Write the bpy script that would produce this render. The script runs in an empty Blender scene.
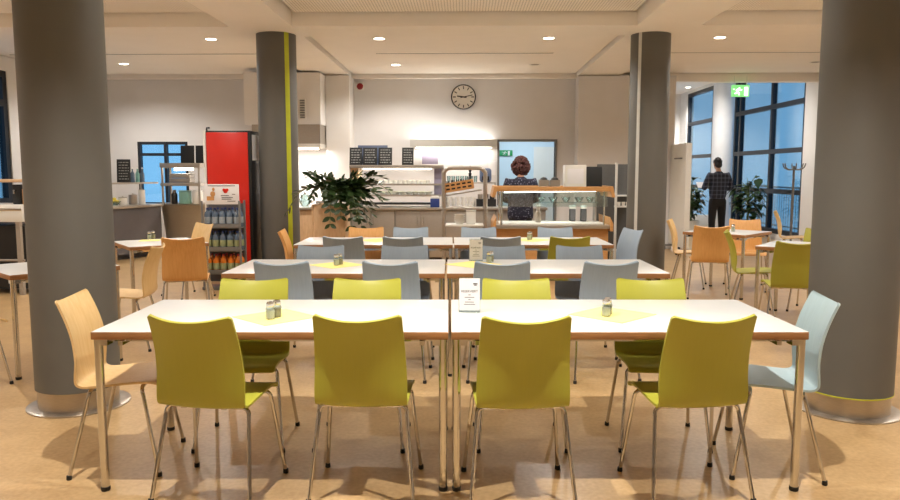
import bpy, bmesh, math, random
from mathutils import Vector, Matrix, Euler
random.seed(7)
SC = bpy.context.scene
COL = SC.collection
PI = math.pi
R = math.radians
# ------------------------------------------------------------------ frames
F = 745.0                       # focal length in pixels of a 900 px wide frame
EYE = 1.475
PITCH = math.atan(78.0 / F)
A = R(1.04)                     # the tables stand 1 degree askew to the room
ca, sa = math.cos(A), math.sin(A)

def W(x, d, z=0.0):
    """dining-table axes (x to the right, d away from the viewer's end) to room axes"""
    return Vector((x * ca - d * sa, x * sa + d * ca, z))

def at(px, py, d):
    """room point seen at (px, py) of the photograph at distance d"""
    u = (px - 450) / F
    v = (250 - py) / F
    h = math.cos(PITCH) + v * math.sin(PITCH)
    zz = -math.sin(PITCH) + v * math.cos(PITCH)
    return W(u * d / h, d, EYE + zz * d / h)

def lin(c):
    return tuple(((x / 255) / 12.92 if x / 255 <= 0.04045 else ((x / 255 + 0.055) / 1.055) ** 2.4) for x in c) + (1,)

# ------------------------------------------------------------------ materials
def new_mat(name):
    m = bpy.data.materials.new(name)
    m.use_nodes = True
    nt = m.node_tree
    return m, nt, nt.nodes['Principled BSDF']

def mat(name, rgb, rough=0.5, metal=0.0, var=0.06, scale=8.0, bump=0.0, spec=0.5, stretch=None, coat=0.0):
    m, nt, b = new_mat(name)
    N, L = nt.nodes, nt.links
    c = lin(rgb)
    tc = N.new('ShaderNodeTexCoord')
    mp = N.new('ShaderNodeMapping')
    if stretch: mp.inputs['Scale'].default_value = stretch
    L.new(tc.outputs['Object'], mp.inputs['Vector'])
    nz = N.new('ShaderNodeTexNoise')
    nz.inputs['Scale'].default_value = scale
    nz.inputs['Detail'].default_value = 4
    L.new(mp.outputs['Vector'], nz.inputs['Vector'])
    cr = N.new('ShaderNodeValToRGB')
    cr.color_ramp.elements[0].position = 0.3
    cr.color_ramp.elements[1].position = 0.7
    cr.color_ramp.elements[0].color = tuple(max(0, x * (1 - var)) for x in c[:3]) + (1,)
    cr.color_ramp.elements[1].color = tuple(min(1, x * (1 + var)) for x in c[:3]) + (1,)
    L.new(nz.outputs['Fac'], cr.inputs['Fac'])
    L.new(cr.outputs['Color'], b.inputs['Base Color'])
    b.inputs['Roughness'].default_value = rough
    b.inputs['Metallic'].default_value = metal
    b.inputs['Specular IOR Level'].default_value = spec
    if coat: b.inputs['Coat Weight'].default_value = coat
    if bump:
        bp = N.new('ShaderNodeBump')
        bp.inputs['Strength'].default_value = bump
        bp.inputs['Distance'].default_value = 0.01
        L.new(nz.outputs['Fac'], bp.inputs['Height'])
        L.new(bp.outputs['Normal'], b.inputs['Normal'])
    return m

def emit(name, rgb, strength):
    m, nt, b = new_mat(name)
    b.inputs['Base Color'].default_value = lin(rgb)
    b.inputs['Emission Color'].default_value = lin(rgb)
    b.inputs['Emission Strength'].default_value = strength
    return m

def glass(name, tint=(235, 245, 245), refl=0.08):
    m = bpy.data.materials.new(name)
    m.use_nodes = True
    nt = m.node_tree
    N, L = nt.nodes, nt.links
    N.remove(N['Principled BSDF'])
    out = N['Material Output']
    tr = N.new('ShaderNodeBsdfTransparent'); tr.inputs['Color'].default_value = lin(tint)
    gl = N.new('ShaderNodeBsdfGlossy'); gl.inputs['Roughness'].default_value = 0.03
    lw = N.new('ShaderNodeLayerWeight'); lw.inputs['Blend'].default_value = 0.35
    ml = N.new('ShaderNodeMath'); ml.operation = 'MULTIPLY_ADD'
    ml.inputs[1].default_value = 0.5; ml.inputs[2].default_value = refl
    L.new(lw.outputs['Fresnel'], ml.inputs[0])
    mx = N.new('ShaderNodeMixShader')
    L.new(ml.outputs[0], mx.inputs['Fac'])
    L.new(tr.outputs[0], mx.inputs[1]); L.new(gl.outputs[0], mx.inputs[2])
    L.new(mx.outputs[0], out.inputs['Surface'])
    return m

def wood(name, c1, c2, scale=3.0, stretch=(1, 1, 0.12), rough=0.42):
    m, nt, b = new_mat(name)
    N, L = nt.nodes, nt.links
    tc = N.new('ShaderNodeTexCoord'); mp = N.new('ShaderNodeMapping')
    mp.inputs['Scale'].default_value = stretch
    L.new(tc.outputs['Object'], mp.inputs['Vector'])
    nz = N.new('ShaderNodeTexNoise'); nz.inputs['Scale'].default_value = scale * 12
    nz.inputs['Detail'].default_value = 6; nz.inputs['Distortion'].default_value = 0.6
    L.new(mp.outputs['Vector'], nz.inputs['Vector'])
    cr = N.new('ShaderNodeValToRGB')
    cr.color_ramp.elements[0].position = 0.3; cr.color_ramp.elements[1].position = 0.7
    cr.color_ramp.elements[0].color = lin(c1); cr.color_ramp.elements[1].color = lin(c2)
    L.new(nz.outputs['Fac'], cr.inputs['Fac'])
    L.new(cr.outputs['Color'], b.inputs['Base Color'])
    b.inputs['Roughness'].default_value = rough
    return m

def floor_mat():
    m, nt, b = new_mat('mottled_linoleum')
    N, L = nt.nodes, nt.links
    tc = N.new('ShaderNodeTexCoord')
    n1 = N.new('ShaderNodeTexNoise'); n1.inputs['Scale'].default_value = 40; n1.inputs['Detail'].default_value = 8
    n2 = N.new('ShaderNodeTexNoise'); n2.inputs['Scale'].default_value = 5; n2.inputs['Detail'].default_value = 3
    L.new(tc.outputs['Object'], n1.inputs['Vector']); L.new(tc.outputs['Object'], n2.inputs['Vector'])
    ad = N.new('ShaderNodeMath'); ad.operation = 'MULTIPLY_ADD'; ad.inputs[1].default_value = 0.45
    L.new(n2.outputs['Fac'], ad.inputs[0]); 
    hf = N.new('ShaderNodeMath'); hf.operation = 'MULTIPLY'; hf.inputs[1].default_value = 0.55
    L.new(n1.outputs['Fac'], hf.inputs[0]); L.new(hf.outputs[0], ad.inputs[2])
    cr = N.new('ShaderNodeValToRGB')
    cr.color_ramp.elements[0].position = 0.36; cr.color_ramp.elements[1].position = 0.64
    cr.color_ramp.elements[0].color = lin((176, 142, 98)); cr.color_ramp.elements[1].color = lin((198, 166, 120))
    L.new(ad.outputs[0], cr.inputs['Fac'])
    L.new(cr.outputs['Color'], b.inputs['Base Color'])
    b.inputs['Roughness'].default_value = 0.3
    b.inputs['Specular IOR Level'].default_value = 0.55
    return m

def perforated_mat(name, rgb):
    m, nt, b = new_mat(name)
    N, L = nt.nodes, nt.links
    tc = N.new('ShaderNodeTexCoord')
    mp = N.new('ShaderNodeMapping'); mp.inputs['Scale'].default_value = (28, 28, 28)
    L.new(tc.outputs['Object'], mp.inputs['Vector'])
    fr = N.new('ShaderNodeVectorMath'); fr.operation = 'FRACTION'; L.new(mp.outputs['Vector'], fr.inputs[0])
    sb = N.new('ShaderNodeVectorMath'); sb.operation = 'SUBTRACT'; sb.inputs[1].default_value = (0.5, 0.5, 0)
    L.new(fr.outputs[0], sb.inputs[0])
    sp = N.new('ShaderNodeSeparateXYZ'); L.new(sb.outputs[0], sp.inputs[0])
    cb = N.new('ShaderNodeCombineXYZ'); L.new(sp.outputs[0], cb.inputs[0]); L.new(sp.outputs[1], cb.inputs[1])
    ln = N.new('ShaderNodeVectorMath'); ln.operation = 'LENGTH'; L.new(cb.outputs[0], ln.inputs[0])
    lt = N.new('ShaderNodeMath'); lt.operation = 'LESS_THAN'; lt.inputs[1].default_value = 0.2
    L.new(ln.outputs['Value'], lt.inputs[0])
    mx = N.new('ShaderNodeMix'); mx.data_type = 'RGBA'
    c = lin(rgb)
    mx.inputs['A'].default_value = c
    mx.inputs['B'].default_value = tuple(x * 0.35 for x in c[:3]) + (1,)
    L.new(lt.outputs[0], mx.inputs['Factor'])
    L.new(mx.outputs['Result'], b.inputs['Base Color'])
    b.inputs['Roughness'].default_value = 0.8
    return m

def plaid_mat():
    m, nt, b = new_mat('navy_check_cloth')
    N, L = nt.nodes, nt.links
    tc = N.new('ShaderNodeTexCoord')
    sp = N.new('ShaderNodeSeparateXYZ'); L.new(tc.outputs['Object'], sp.inputs[0])
    fs = []
    for k, sc in ((0, 12), (2, 12)):
        mu = N.new('ShaderNodeMath'); mu.operation = 'MULTIPLY'; mu.inputs[1].default_value = sc
        L.new(sp.outputs[k], mu.inputs[0])
        fr = N.new('ShaderNodeMath'); fr.operation = 'FRACT'; L.new(mu.outputs[0], fr.inputs[0])
        lt = N.new('ShaderNodeMath'); lt.operation = 'LESS_THAN'; lt.inputs[1].default_value = 0.3
        L.new(fr.outputs[0], lt.inputs[0]); fs.append(lt)
    ad = N.new('ShaderNodeMath'); ad.operation = 'ADD'
    L.new(fs[0].outputs[0], ad.inputs[0]); L.new(fs[1].outputs[0], ad.inputs[1])
    hv = N.new('ShaderNodeMath'); hv.operation = 'MULTIPLY'; hv.inputs[1].default_value = 0.5
    L.new(ad.outputs[0], hv.inputs[0])
    cr = N.new('ShaderNodeValToRGB')
    cr.color_ramp.elements[0].color = lin((34, 40, 58)); cr.color_ramp.elements[1].color = lin((92, 100, 122))
    L.new(hv.outputs[0], cr.inputs['Fac']); L.new(cr.outputs['Color'], b.inputs['Base Color'])
    b.inputs['Roughness'].default_value = 0.9
    return m

def speckle_mat():
    m, nt, b = new_mat('speckled_navy_cloth')
    N, L = nt.nodes, nt.links
    tc = N.new('ShaderNodeTexCoord')
    vo = N.new('ShaderNodeTexVoronoi'); vo.inputs['Scale'].default_value = 38
    L.new(tc.outputs['Object'], vo.inputs['Vector'])
    cr = N.new('ShaderNodeValToRGB')
    cr.color_ramp.elements[0].position = 0.18; cr.color_ramp.elements[1].position = 0.34
    cr.color_ramp.elements[0].color = lin((150, 150, 170)); cr.color_ramp.elements[1].color = lin((38, 38, 56))
    L.new(vo.outputs['Distance'], cr.inputs['Fac']); L.new(cr.outputs['Color'], b.inputs['Base Color'])
    b.inputs['Roughness'].default_value = 0.9
    return m

M = dict(
    floor=floor_mat(),
    white_wall=mat('white_plaster', (232, 229, 226), 0.85, var=0.02, scale=3),
    grey_wall=mat('pale_grey_plaster', (218, 216, 216), 0.85, var=0.02, scale=3),
    ceil=mat('white_ceiling_paint', (246, 240, 232), 0.9, var=0.015, scale=2),
    perf=perforated_mat('perforated_ceiling_panel', (246, 240, 232)),
    panel=mat('ceiling_panel_paint', (246, 240, 232), 0.85, var=0.015, scale=2),
    column=mat('warm_grey_column_paint', (98, 96, 90), 0.55, var=0.03, scale=4),
    column_white=mat('white_column_paint', (225, 226, 228), 0.6, var=0.02),
    lime_stripe=mat('lime_stripe_paint', (190, 196, 40), 0.5),
    white_stripe=mat('white_stripe_paint', (205, 205, 200), 0.5),
    steel=mat('brushed_steel', (172, 164, 154), 0.34, .6, var=0.08, scale=30, stretch=(1, 1, 12)),
    collar=mat('brushed_steel_collar', (186, 178, 168), 0.35, 1.0, var=0.08, scale=30, stretch=(1, 1, 12)),
    pale_metal=mat('pale_grey_enamel', (196, 193, 186), 0.4, var=0.02),
    chrome=mat('chrome', (205, 203, 200), 0.12, 1.0, var=0.02),
    dark_metal=mat('dark_frame_metal', (38, 42, 50), 0.45, 0.3, var=0.05),
    grey_metal=mat('grey_painted_metal', (128, 128, 128), 0.45, 0.3),
    rubber=mat('black_rubber', (22, 22, 22), 0.6),
    laminate=mat('white_table_laminate', (208, 207, 203), 0.3, var=0.012, scale=20, spec=0.5),
    edge=wood('brown_table_edge', (150, 104, 64), (172, 124, 80), stretch=(0.2, 0.2, 3)),
    lime=mat('lime_stained_plywood', (168, 166, 58), 0.42, var=0.015, scale=14, stretch=(6, 1, 0.5)),
    bluegrey=mat('blue_grey_stained_plywood', (156, 172, 188), 0.42, var=0.04, scale=14, stretch=(6, 1, 0.5)),
    paleblue=mat('pale_blue_stained_plywood', (168, 190, 196), 0.42, var=0.04, scale=14, stretch=(6, 1, 0.5)),
    beech=wood('beech_plywood', (216, 180, 122), (226, 194, 140), stretch=(2, 1, 0.15)),
    orange_beech=wood('warm_beech_plywood', (216, 160, 92), (226, 172, 106), stretch=(2, 1, 0.15)),
    yellow_cloth=mat('yellow_paper_napkin', (252, 232, 142), 0.9, var=0.02),
    black=mat('black_plastic', (24, 24, 26), 0.45),
    slate=mat('black_menu_slate', (26, 28, 30), 0.6),
    chalk=mat('chalk_marks', (150, 150, 148), 0.95),
    white=mat('white_plastic', (228, 226, 220), 0.4, var=0.01),
    paper=mat('white_paper', (232, 230, 232), 0.8, var=0.01),
    ink=mat('grey_ink', (96, 92, 92), 0.9),
    red=mat('red_enamel', (205, 34, 18), 0.35, var=0.03),
    glass=glass('clear_glass'),
    glass_blue=glass('window_glass', (215, 232, 240), 0.05),
    porcelain=mat('white_porcelain', (236, 232, 224), 0.25, var=0.01),
    buffet_wood=wood('amber_buffet_wood', (190, 138, 82), (206, 154, 98), stretch=(0.2, 1, 2)),
    panel_wood=wood('pale_panel_wood', (196, 160, 122), (212, 178, 140), stretch=(1, 1, 0.2)),
    grey_panel=mat('grey_partition_cloth', (80, 79, 77), 0.85, var=0.05, scale=30),
    dark_panel=mat('dark_counter_panel', (88, 84, 86), 0.5),
    purple=mat('lilac_notice_board', (150, 140, 160), 0.8),
    leaf=mat('dark_green_leaf', (48, 68, 34), 0.3, var=0.25, scale=6),
    stem=mat('green_stem', (82, 98, 50), 0.5),
    soil=mat('potting_soil', (50, 38, 30), 0.95),
    skin=mat('skin', (200, 150, 122), 0.55, var=0.03),
    hair_dark=mat('dark_brown_hair', (38, 28, 24), 0.6, var=0.2, scale=60),
    hair_red=mat('curly_auburn_hair', (74, 34, 30), 0.6, var=0.3, scale=60),
    plaid=plaid_mat(), speckle=speckle_mat(),
    trousers=mat('black_trousers', (26, 26, 30), 0.85),
    salt=mat('white_salt', (236, 230, 214), 0.9),
    pepper=mat('ground_pepper', (200, 186, 150), 0.95),
    water=mat('blue_grey_bottle_plastic', (92, 108, 128), 0.2, var=0.1),
    juice=mat('orange_drink', (206, 112, 30), 0.2, var=0.1),
    label=mat('pale_bottle_label', (150, 160, 168), 0.6, var=0.1, scale=40),
    label_green=mat('green_bottle_label', (150, 156, 112), 0.6, var=0.1, scale=40),
    cap_blue=mat('dark_blue_cap', (40, 60, 120), 0.4),
    cap_red=mat('dark_red_cap', (150, 30, 30), 0.4),
    salad=mat('green_salad', (140, 152, 70), 0.7, var=0.35, scale=50),
    cream=mat('cream_dessert', (232, 214, 170), 0.6, var=0.1, scale=30),
    lemon=mat('yellow_lemon', (224, 200, 70), 0.5),
    machine_blue=mat('slate_blue_plastic', (96, 110, 140), 0.4),
    teal=mat('teal_plastic', (120, 165, 155), 0.5),
    lamp_on=emit('lit_lamp_lens', (255, 240, 215), 14),
    tube_on=emit('lit_fluorescent_tube', (255, 246, 230), 5),
    cool_on=emit('lit_cool_tube', (225, 240, 255), 9),
    exit_green=emit('lit_green_sign', (120, 200, 120), 1.0),
    exit_dim=mat('green_sign_plate', (40, 150, 90), 0.5),
    exit_white=emit('lit_white_pictogram', (225, 255, 225), 2.0),
    off_lens=mat('unlit_lamp_lens', (150, 138, 122), 0.5),
    balcony=mat('concrete_balcony', (120, 130, 140), 0.9),
    cool_wall=mat('cool_white_wall', (206, 224, 236), 0.8, var=0.01),
)

# ------------------------------------------------------------------ mesh builder
class MB:
    def __init__(self):
        self.bm = bmesh.new()
    def _tag(self, mi):
        for f in self.bm.faces:
            if not f.tag:
                f.tag = True
                f.material_index = mi
        return self
    def box(self, c, s, bev=0.0, rot=None, mi=0, seg=2):
        r = bmesh.ops.create_cube(self.bm, size=1.0)
        mt = Matrix.Translation(Vector(c)) @ (Euler(rot).to_matrix().to_4x4() if rot else Matrix.Identity(4)) @ Matrix.Diagonal((s[0], s[1], s[2], 1))
        bmesh.ops.transform(self.bm, matrix=mt, verts=r['verts'])
        if bev > 0:
            es = set(e for v in r['verts'] for e in v.link_edges)
            bmesh.ops.bevel(self.bm, geom=list(es), offset=bev, segments=seg, affect='EDGES', profile=0.5)
        return self._tag(mi)
    def span(self, p0, p1, bev=0.0, mi=0):
        c = [(a + b) / 2 for a, b in zip(p0, p1)]
        return self.box(c, [abs(b - a) for a, b in zip(p0, p1)], bev, None, mi)
    def tube(self, pts, r, seg=10, mi=0, caps=True):
        pts = [Vector(p) for p in pts]
        n = len(pts)
        rs = r if isinstance(r, (list, tuple)) else [r] * n
        up = None
        rings = []
        for i, p in enumerate(pts):
            t = (pts[min(i + 1, n - 1)] - pts[max(i - 1, 0)])
            t = t.normalized() if t.length > 1e-9 else Vector((0, 0, 1))
            if up is None:
                up = t.orthogonal().normalized()
            else:
                up = (up - t * up.dot(t))
                up = up.normalized() if up.length > 1e-6 else t.orthogonal().normalized()
            s = t.cross(up)
            rings.append([self.bm.verts.new(p + (up * math.cos(2 * PI * k / seg) + s * math.sin(2 * PI * k / seg)) * rs[i]) for k in range(seg)])
        for i in range(n - 1):
            for k in range(seg):
                f = self.bm.faces.new((rings[i][k], rings[i][(k + 1) % seg], rings[i + 1][(k + 1) % seg], rings[i + 1][k]))
                f.tag = True; f.material_index = mi
        if caps:
            for ring in (rings[0][::-1], rings[-1]):
                f = self.bm.faces.new(ring); f.tag = True; f.material_index = mi
        return self
    def lathe(self, prof, c=(0, 0, 0), seg=24, mi=0, caps=True):
        c = Vector(c)
        rings = [[self.bm.verts.new(c + Vector((max(r, 1e-4) * math.cos(2 * PI * k / seg), max(r, 1e-4) * math.sin(2 * PI * k / seg), z))) for k in range(seg)] for r, z in prof]
        for i in range(len(rings) - 1):
            for k in range(seg):
                f = self.bm.faces.new((rings[i][k], rings[i][(k + 1) % seg], rings[i + 1][(k + 1) % seg], rings[i + 1][k]))
                f.tag = True; f.material_index = mi
        if caps:
            for ring in (rings[0][::-1], rings[-1]):
                f = self.bm.faces.new(ring); f.tag = True; f.material_index = mi
        return self
    def prism(self, pts, off, mi=0):
        """extrude a planar polygon (3-D points) by the vector off"""
        off = Vector(off)
        a = [self.bm.verts.new(Vector(p)) for p in pts]
        b = [self.bm.verts.new(Vector(p) + off) for p in pts]
        n = len(a)
        fs = [self.bm.faces.new(a[::-1]), self.bm.faces.new(b)]
        for i in range(n):
            fs.append(self.bm.faces.new((a[i], a[(i + 1) % n], b[(i + 1) % n], b[i])))
        for f in fs:
            f.tag = True; f.material_index = mi
        return self
    def ball(self, c, s, mi=0, sub=2, rot=None):
        r = bmesh.ops.create_icosphere(self.bm, subdivisions=sub, radius=1.0)
        s = (s, s, s) if isinstance(s, (int, float)) else s
        mt = Matrix.Translation(Vector(c)) @ (Euler(rot).to_matrix().to_4x4() if rot else Matrix.Identity(4)) @ Matrix.Diagonal((s[0], s[1], s[2], 1))
        bmesh.ops.transform(self.bm, matrix=mt, verts=r['verts'])
        return self._tag(mi)
    def add_mesh(self, me, mt=None, mi=0):
        if mt: me.transform(mt)
        self.bm.from_mesh(me)
        return self._tag(mi)
    def build(self, name, mats, parent=None, smooth=True, angle=35):
        bmesh.ops.recalc_face_normals(self.bm, faces=self.bm.faces[:])
        me = bpy.data.meshes.new(name)
        self.bm.to_mesh(me); self.bm.free()
        for m in (mats if isinstance(mats, (list, tuple)) else [mats]):
            me.materials.append(m)
        if smooth:
            me.polygons.foreach_set('use_smooth', [True] * len(me.polygons))
            me.set_sharp_from_angle(angle=R(angle))
        o = bpy.data.objects.new(name, me)
        COL.objects.link(o)
        if parent is not None: o.parent = parent
        return o

def tag(o, label=None, cat=None, group=None):
    if label: o['label'] = label
    if cat: o['category'] = cat
    if group: o['group'] = group
    return o

def thing(name, loc, rz=0.0, label=None, cat=None, group=None):
    o = bpy.data.objects.new(name, None)
    COL.objects.link(o)
    o.empty_display_size = 0.1
    o.location = loc
    o.rotation_euler = (0, 0, rz)
    return tag(o, label, cat, group)

def struct(o):
    o['kind'] = 'structure'
    return o

def copy_tree(o, parent=None):
    c = o.copy()
    COL.objects.link(c)
    if parent is not None: c.parent = parent
    for ch in list(KIDS.get(o, [])):
        copy_tree(ch, c)
    return c
KIDS = {}
def index_kids(root):
    todo = [root]
    while todo:
        o = todo.pop()
        KIDS[o] = [c for c in COL.objects if c.parent == o]
        todo += KIDS[o]

def dup(proto, loc, rz, label=None, cat=None, group=None):
    if proto not in KIDS: index_kids(proto)
    o = copy_tree(proto)
    o.location = loc
    o.rotation_euler = (0, 0, rz)
    return tag(o, label, cat, group)

def single(mb, name, mats, loc, rz, label, cat, group=None, **k):
    """a thing that is one mesh, modelled about its own base point"""
    o = mb.build(name, mats, **k)
    o.location = loc; o.rotation_euler = (0, 0, rz)
    return tag(o, label, cat, group)

def text_mesh(s, size, align='CENTER'):
    cu = bpy.data.curves.new('lettering', 'FONT')
    cu.body = s; cu.size = size; cu.align_x = align; cu.align_y = 'CENTER'; cu.extrude = 0.0004
    o = bpy.data.objects.new('lettering', cu)
    COL.objects.link(o)
    bpy.context.view_layer.update()
    me = bpy.data.meshes.new_from_object(o.evaluated_get(bpy.context.evaluated_depsgraph_get()))
    bpy.data.objects.remove(o)
    return me

def catmull(pts, n):
    P = [Vector(p) for p in pts]
    P = [2 * P[0] - P[1]] + P + [2 * P[-1] - P[-2]]
    m = len(P) - 3
    out = []
    for i in range(n + 1):
        t = i / n * m
        k = min(int(t), m - 1); t -= k
        a, b, c, d = P[k:k + 4]
        out.append(0.5 * ((2 * b) + (c - a) * t + (2 * a - 5 * b + 4 * c - d) * t * t + (3 * b - a - 3 * c + d) * t ** 3))
    return out
# ================================================================== the room
XL, XR, YF, YB, ZC = -7.5, 6.85, -3.4, 14.75, 3.58
struct(MB().span((XL - .3, YF - .2, -.12), (XR + .02, 24.3, 0)).build('floor', M['floor'], smooth=False))
# ceiling slab with the dropped beams
b = MB().span((XL - .2, YF - .2, ZC), (XR + .2, YB + .1, ZC + .15))
struct(b.build('ceiling', M['ceil'], smooth=False))
tn = [0]
def trim(mb, m, smooth=False):
    tn[0] += 1
    return struct(mb.build('trim_%d' % tn[0], m, smooth=smooth))
ZB, ZN, ZF = 3.30, 3.47, 3.355
for x in (-2.57, 2.57):
    trim(MB().span((x - .40, YF, ZB), (x + .40, YB - .02, ZC)), M['ceil'])
for x0, x1 in ((XL, -2.97), (-2.17, 2.17), (2.97, XR)):
    trim(MB().span((x0, 9.6, ZB), (x1, 10.3, ZC)), M['ceil'])
    trim(MB().span((x0, 3.9, ZB), (x1, 4.6, ZC)), M['ceil'])
    for y0, y1, z, pm in ((YF, 3.9, ZN, 'perf'), (4.6, 9.6, ZN, 'perf'), (10.3, 14.62, ZF, 'panel')):
        trim(MB().span((x0 + .035, y0 + .035, z), (x1 - .035, y1 - .035, z + .03)), M[pm])
# bulkhead above the back wall
trim(MB().span((XL, 14.62, 3.275), (4.0, YB + .02, ZC)), M['ceil'])
# walls
b = MB()
b.span((XL - .2, YF, 0), (XL, 9.4, ZC)); b.span((XL - .2, 12.33, 0), (XL, YB + .15, ZC))
b.span((XL - .2, 9.4, 0), (XL, 12.33, .94)); b.span((XL - .2, 9.4, 3.12), (XL, 12.33, ZC))
struct(b.build('wall_left', M['white_wall'], smooth=False))
struct(MB().span((XL - .2, YF - .2, 0), (XR + .2, YF, ZC)).build('wall_front', M['white_wall'], smooth=False))
b = MB()
DX0, DX1, DZ = .70, 1.79, 2.07
b.span((XL, YB, 0), (-6.45, YB + .15, ZC)); b.span((-6.45, YB, 0), (-5.45, YB + .15, .82)); b.span((-6.45, YB, 2.07), (-5.45, YB + .15, ZC))
b.span((-5.45, YB, 0), (DX0, YB + .15, ZC)); b.span((DX0, YB, DZ), (DX1, YB + .15, ZC)); b.span((DX1, YB, 0), (4.0, YB + .15, ZC))
struct(b.build('wall_back', M['grey_wall'], smooth=False))
trim(MB().span((-2.60, 14.2, 0), (-2.15, YB, 3.28)), M['white_wall'])
trim(MB().span((2.17, 14.35, 0), (4.0, YB, 3.28)), M['grey_wall'])
b = MB()
b.span((XR, YF, 0), (XR + .2, 15.3, 3.9)); b.span((XR, 15.3, 0), (XR + .2, 24.2, .12)); b.span((XR, 15.3, 3.84), (XR + .2, 24.2, 4.1))
b.span((XR, 23.3, .12), (XR + .2, 24.2, 3.84))
struct(b.build('wall_right', M['white_wall'], smooth=False))
b = MB().span((3.86, YB + .15, 0), (4.0, 24.2, 4.0)); b.span((4.0, 24.05, 0), (XR, 24.2, 4.0))
struct(b.build('wall_lounge', M['white_wall'], smooth=False))
trim(MB().span((4.0, 14.62, 3.2), (XR, YB + .1, 4.0)), M['ceil'])
struct(MB().span((3.9, YB + .1, 3.92), (XR + .2, 24.2, 4.1)).build('ceiling_lounge', M['ceil'], smooth=False))

def window_frame(name, y0, y1, z0, z1, x, mull_y, mull_z, th=.07, dp=.10, axis='y'):
    fr = MB()
    def P(a0, a1, c0, c1):
        if axis == 'y': fr.span((x - dp / 2, a0, c0), (x + dp / 2, a1, c1))
        else: fr.span((a0, x - dp / 2, c0), (a1, x + dp / 2, c1))
    P(y0, y1, z0, z0 + th); P(y0, y1, z1 - th, z1)
    P(y0, y0 + th, z0 + th, z1 - th); P(y1 - th, y1, z0 + th, z1 - th)
    for my in mull_y: P(my - th / 2, my + th / 2, z0 + th, z1 - th)
    for mz in mull_z:
        ys = [y0 + th] + sorted(mull_y) + [y1 - th]
        for a, c in zip(ys[:-1], ys[1:]):
            P(a + (th / 2 if a in mull_y else 0), c - (th / 2 if c in mull_y else 0), mz - th / 2, mz + th / 2)
    root = struct(fr.build(name, M['dark_metal'], smooth=False))
    gp = MB()
    if axis == 'y': gp.span((x - .006, y0 + th, z0 + th), (x + .006, y1 - th, z1 - th))
    else: gp.span((y0 + th, x - .006, z0 + th), (y1 - th, x + .006, z1 - th))
    g = gp.build('pane', M['glass_blue'], root, smooth=False)
    return root
window_frame('window_1', 15.3, 19.3, .12, 3.84, XR + .07, [17.0, 18.9], [1.05, 1.93, 2.92], th=.10)
window_frame('window_2', 19.3, 23.3, .12, 3.84, XR + .07, [20.95], [1.05, 1.93, 2.92], th=.10)
window_frame('window_3', 9.4, 12.33, .94, 3.12, XL - .07, [10.9], [2.6], th=.11)
window_frame('window_4', -6.45, -5.45, .82, 2.07, YB + .05, [-5.9], [1.82], th=.055, axis='x')
# doorway to the staff room behind the kitchen
b = MB(); t = .04
b.span((DX0 - t, YB - .03, 0), (DX0, YB + .17, DZ + t)); b.span((DX1, YB - .03, 0), (DX1 + t, YB + .17, DZ + t)); b.span((DX0, YB - .03, DZ), (DX1, YB + .17, DZ + t))
struct(b.build('door_1', M['grey_metal'], smooth=False))
b = MB()
b.span((.1, 15.0, 0), (.2, 18, 2.7)); b.span((3.0, 15.0, 0), (3.1, 18, 2.7)); b.span((.2, 17.4, 0), (3.0, 17.5, 2.7)); b.span((.1, YB + .15, 2.7), (3.1, 17.5, 2.8))
struct(b.build('wall_staff_room', M['cool_wall'], smooth=False))
b = MB(); b.span((1.62, 17.34, 0), (2.42, 17.4, 2.05))
d2 = struct(b.build('door_2', M['white'], smooth=False))
MB().span((1.70, 17.27, 1.0), (1.80, 17.34, 1.03)).build('door_handle', M['chrome'], d2)
# hood over the cooking range
trim(MB().span((-4.0, 13.7, 2.34), (-2.605, YB, 3.27)), M['white_wall'])
hood = thing('extractor_hood', (-3.235, 14.2, 1.93), 0, 'steel extractor hood on white box beside the plant and wall pilaster', 'extractor hood')
b = MB(); b.span((-.63, -.52, .06), (.62, .5, .405))
b.build('casing', M['steel'], hood, smooth=False)
b = MB(); b.span((-.63, -.54, 0), (.62, .5, .06)); b.build('rim', M['white'], hood, smooth=False)
MB().tube([(-.5, -.1, -.02), (.5, -.1, -.02)], .018).build('tube_lamp', M['tube_on'], hood)
gr = thing('wall_grille', at(302.5, 109, 13.66), 0, 'small dark ventilation grille high on the white box above the hood', 'vent')
MB().box((0, 0, 0), (.12, .02, .36)).build('frame', M['white'], gr, smooth=False)
b = MB()
for k in range(8): b.box((0, -.014, -.15 + k * .043), (.085, .02, .022), rot=(.5, 0, 0))
b.build('louvre', M['grey_metal'], gr, smooth=False)

# ------------------------------------------------------------------ columns
def column(name, x, y, r, h, label, stripe=None, sang=0, ring=True, sw=.066):
    o = thing(name, (x, y, 0), 0, label, 'column', None)
    o['kind'] = 'structure'
    MB().lathe([(r, .13 if ring else 0), (r, h)], seg=64).build('shaft', M['column'], o)
    if ring:
        MB().lathe([(r - .012, .012), (r - .012, .13)], seg=64).build('steel_collar', M['collar'], o)
        MB().lathe([(r + .055, 0), (r + .055, .008), (r + .045, .012), (r - .02, .012)], seg=64).build('floor_ring', M['collar'], o)
        if x > 0: MB().lathe([(r + .002, .128), (r + .003, .134), (r + .002, .136)], seg=64, caps=False).build('lime_line', M['lime_stripe'], o)
    if stripe:
        b = MB(); n = 6; w = sw / r
        pr = []
        for k in range(n + 1):
            a = sang - w / 2 + w * k / n
            pr.append((math.cos(a), math.sin(a)))
        pts = [(c * (r + .003), s * (r + .003), .15) for c, s in pr] + [(c * (r - .01), s * (r - .01), .15) for c, s in reversed(pr)]
        b.prism(pts, (0, 0, h - .15)); b.build('stripe', M[stripe], o)
    return o
column('column', *W(-2.374, 4.65)[:2], .248, 3.47, 'large warm grey column close by at left behind the beech end chair')
column('column', *W(2.485, 4.54)[:2], .25, 3.47, 'large warm grey column close by at right behind the pale blue end chair')
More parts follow.
